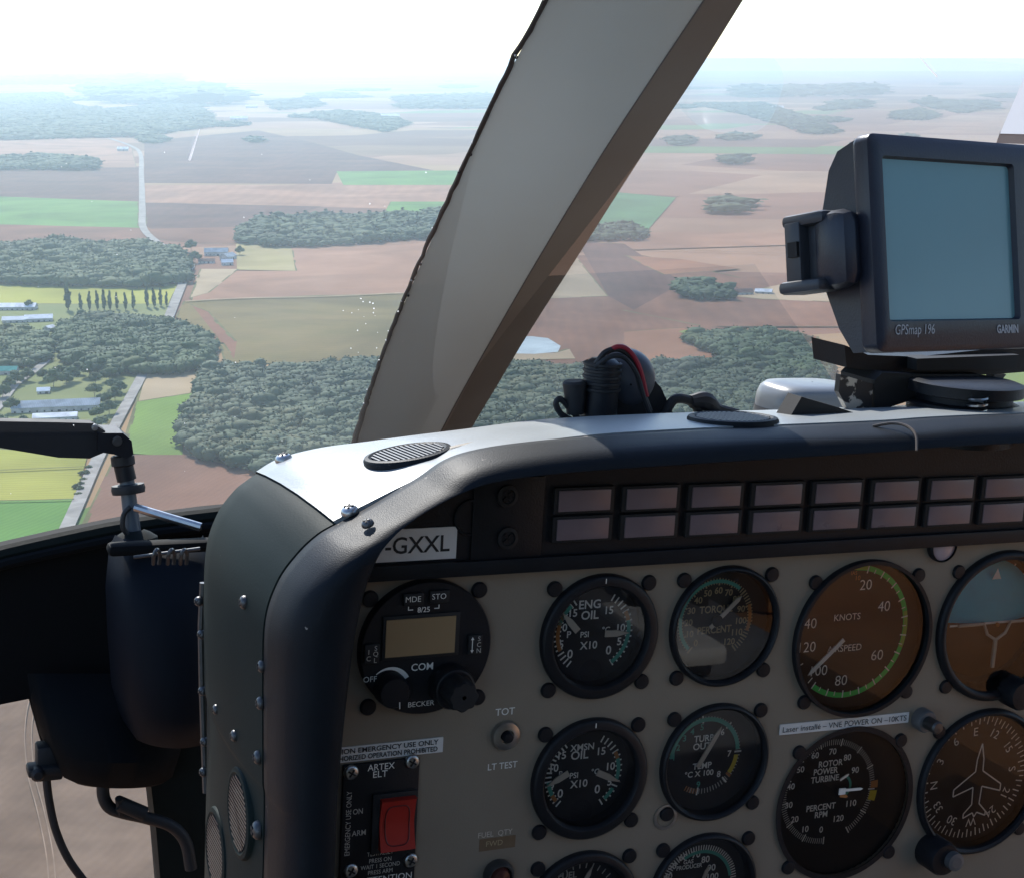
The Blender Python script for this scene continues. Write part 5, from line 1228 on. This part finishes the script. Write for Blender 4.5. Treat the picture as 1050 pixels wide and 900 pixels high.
b = MB(); b.tube(spline([Pw(x, y, PWW) for x, y in [(680, 428), (690, 411), (700, 409), (712, 414), (716, 424), (706, 429), (692, 428)]], 30), .0026, RUB, 10); b.build("loop", lp)
b = MB(); b.tube(spline([Pw(x, y, PWW) for x, y in [(708, 412), (720, 411), (727, 414), (736, 420), (752, 424), (764, 430)]], 24), [.0030 + .0022 * math.exp(-((i - 6) / 5) ** 2) for i in range(24)], RUB, 10); b.tube(spline([Pw(x, y, PWW) for x, y in [(690, 430), (712, 430), (740, 428), (760, 430)]], 16), .0030, RUB, 8); b.build("tail", lp)
# scratches in the windshield
b = MB(); SCR = bpy.data.materials.new("scratch_white"); SCR.use_nodes = True; nt = SCR.node_tree; nt.nodes.remove(nt.nodes["Principled BSDF"]); tl_ = nt.nodes.new("ShaderNodeBsdfTranslucent"); tl_.inputs[0].default_value = (.85, .85, .85, 1); nt.links.new(tl_.outputs[0], nt.nodes["Material Output"].inputs[0])
def on_pane(x, y, pts):
    n = np.cross(pts[1] - pts[0], pts[2] - pts[0]); d = ray(x, y); return CH + d * (((pts[0] - CH) @ n) / (d @ n))
RP = [Rb + (0, -.04, .04), Rb + (.75, -.04, .04), Rt + (0, 0, .02)]; LP_ = [Lb + (0, -.04, .04), Lb + (-.66, -.04, .04), Lt + (0, 0, .02)]
for (x0, y0, x1, y1, wd, pn) in [(934, 53, 957, 79, .0005, RP), (203, 133, 193, 164, .0006, LP_)]:
    b.tube([on_pane(x0, y0, pn) + (0, 0, -.003), on_pane((x0 + x1) / 2, (y0 + y1) / 2, pn) + (0, 0, -.003), on_pane(x1, y1, pn) + (0, 0, -.003)], [wd * .3, wd * .8, wd], SCR, 5)
for k in range(36):
    x = RNG.uniform(5, 470); y = RNG.uniform(150, 520); P = on_pane(x, y, LP_) + (0, 0, -.003); r_ = RNG.choice([.0002, .00028, .0004, .0006], p=[.45, .3, .17, .08])
    b.lathe(P, [(r_, 0), (r_ * .7, r_ * .5), (.00002, r_ * .6)], SCR, n=6, capend=False)
for k in range(25):
    P = on_pane(RNG.normal(378, 14), RNG.uniform(305, 375), LP_) + (0, 0, -.003); r_ = RNG.uniform(.0002, .0005); b.lathe(P, [(r_, 0), (r_ * .7, r_ * .5), (.00002, r_ * .6)], SCR, n=6, capend=False)
tag(b.build("windshield_dust", hel, smooth=0), kind="stuff")

# bookkeeping value used while building is not part of the scene
for _o in SC.objects:
    if "_b" in _o: del _o["_b"]
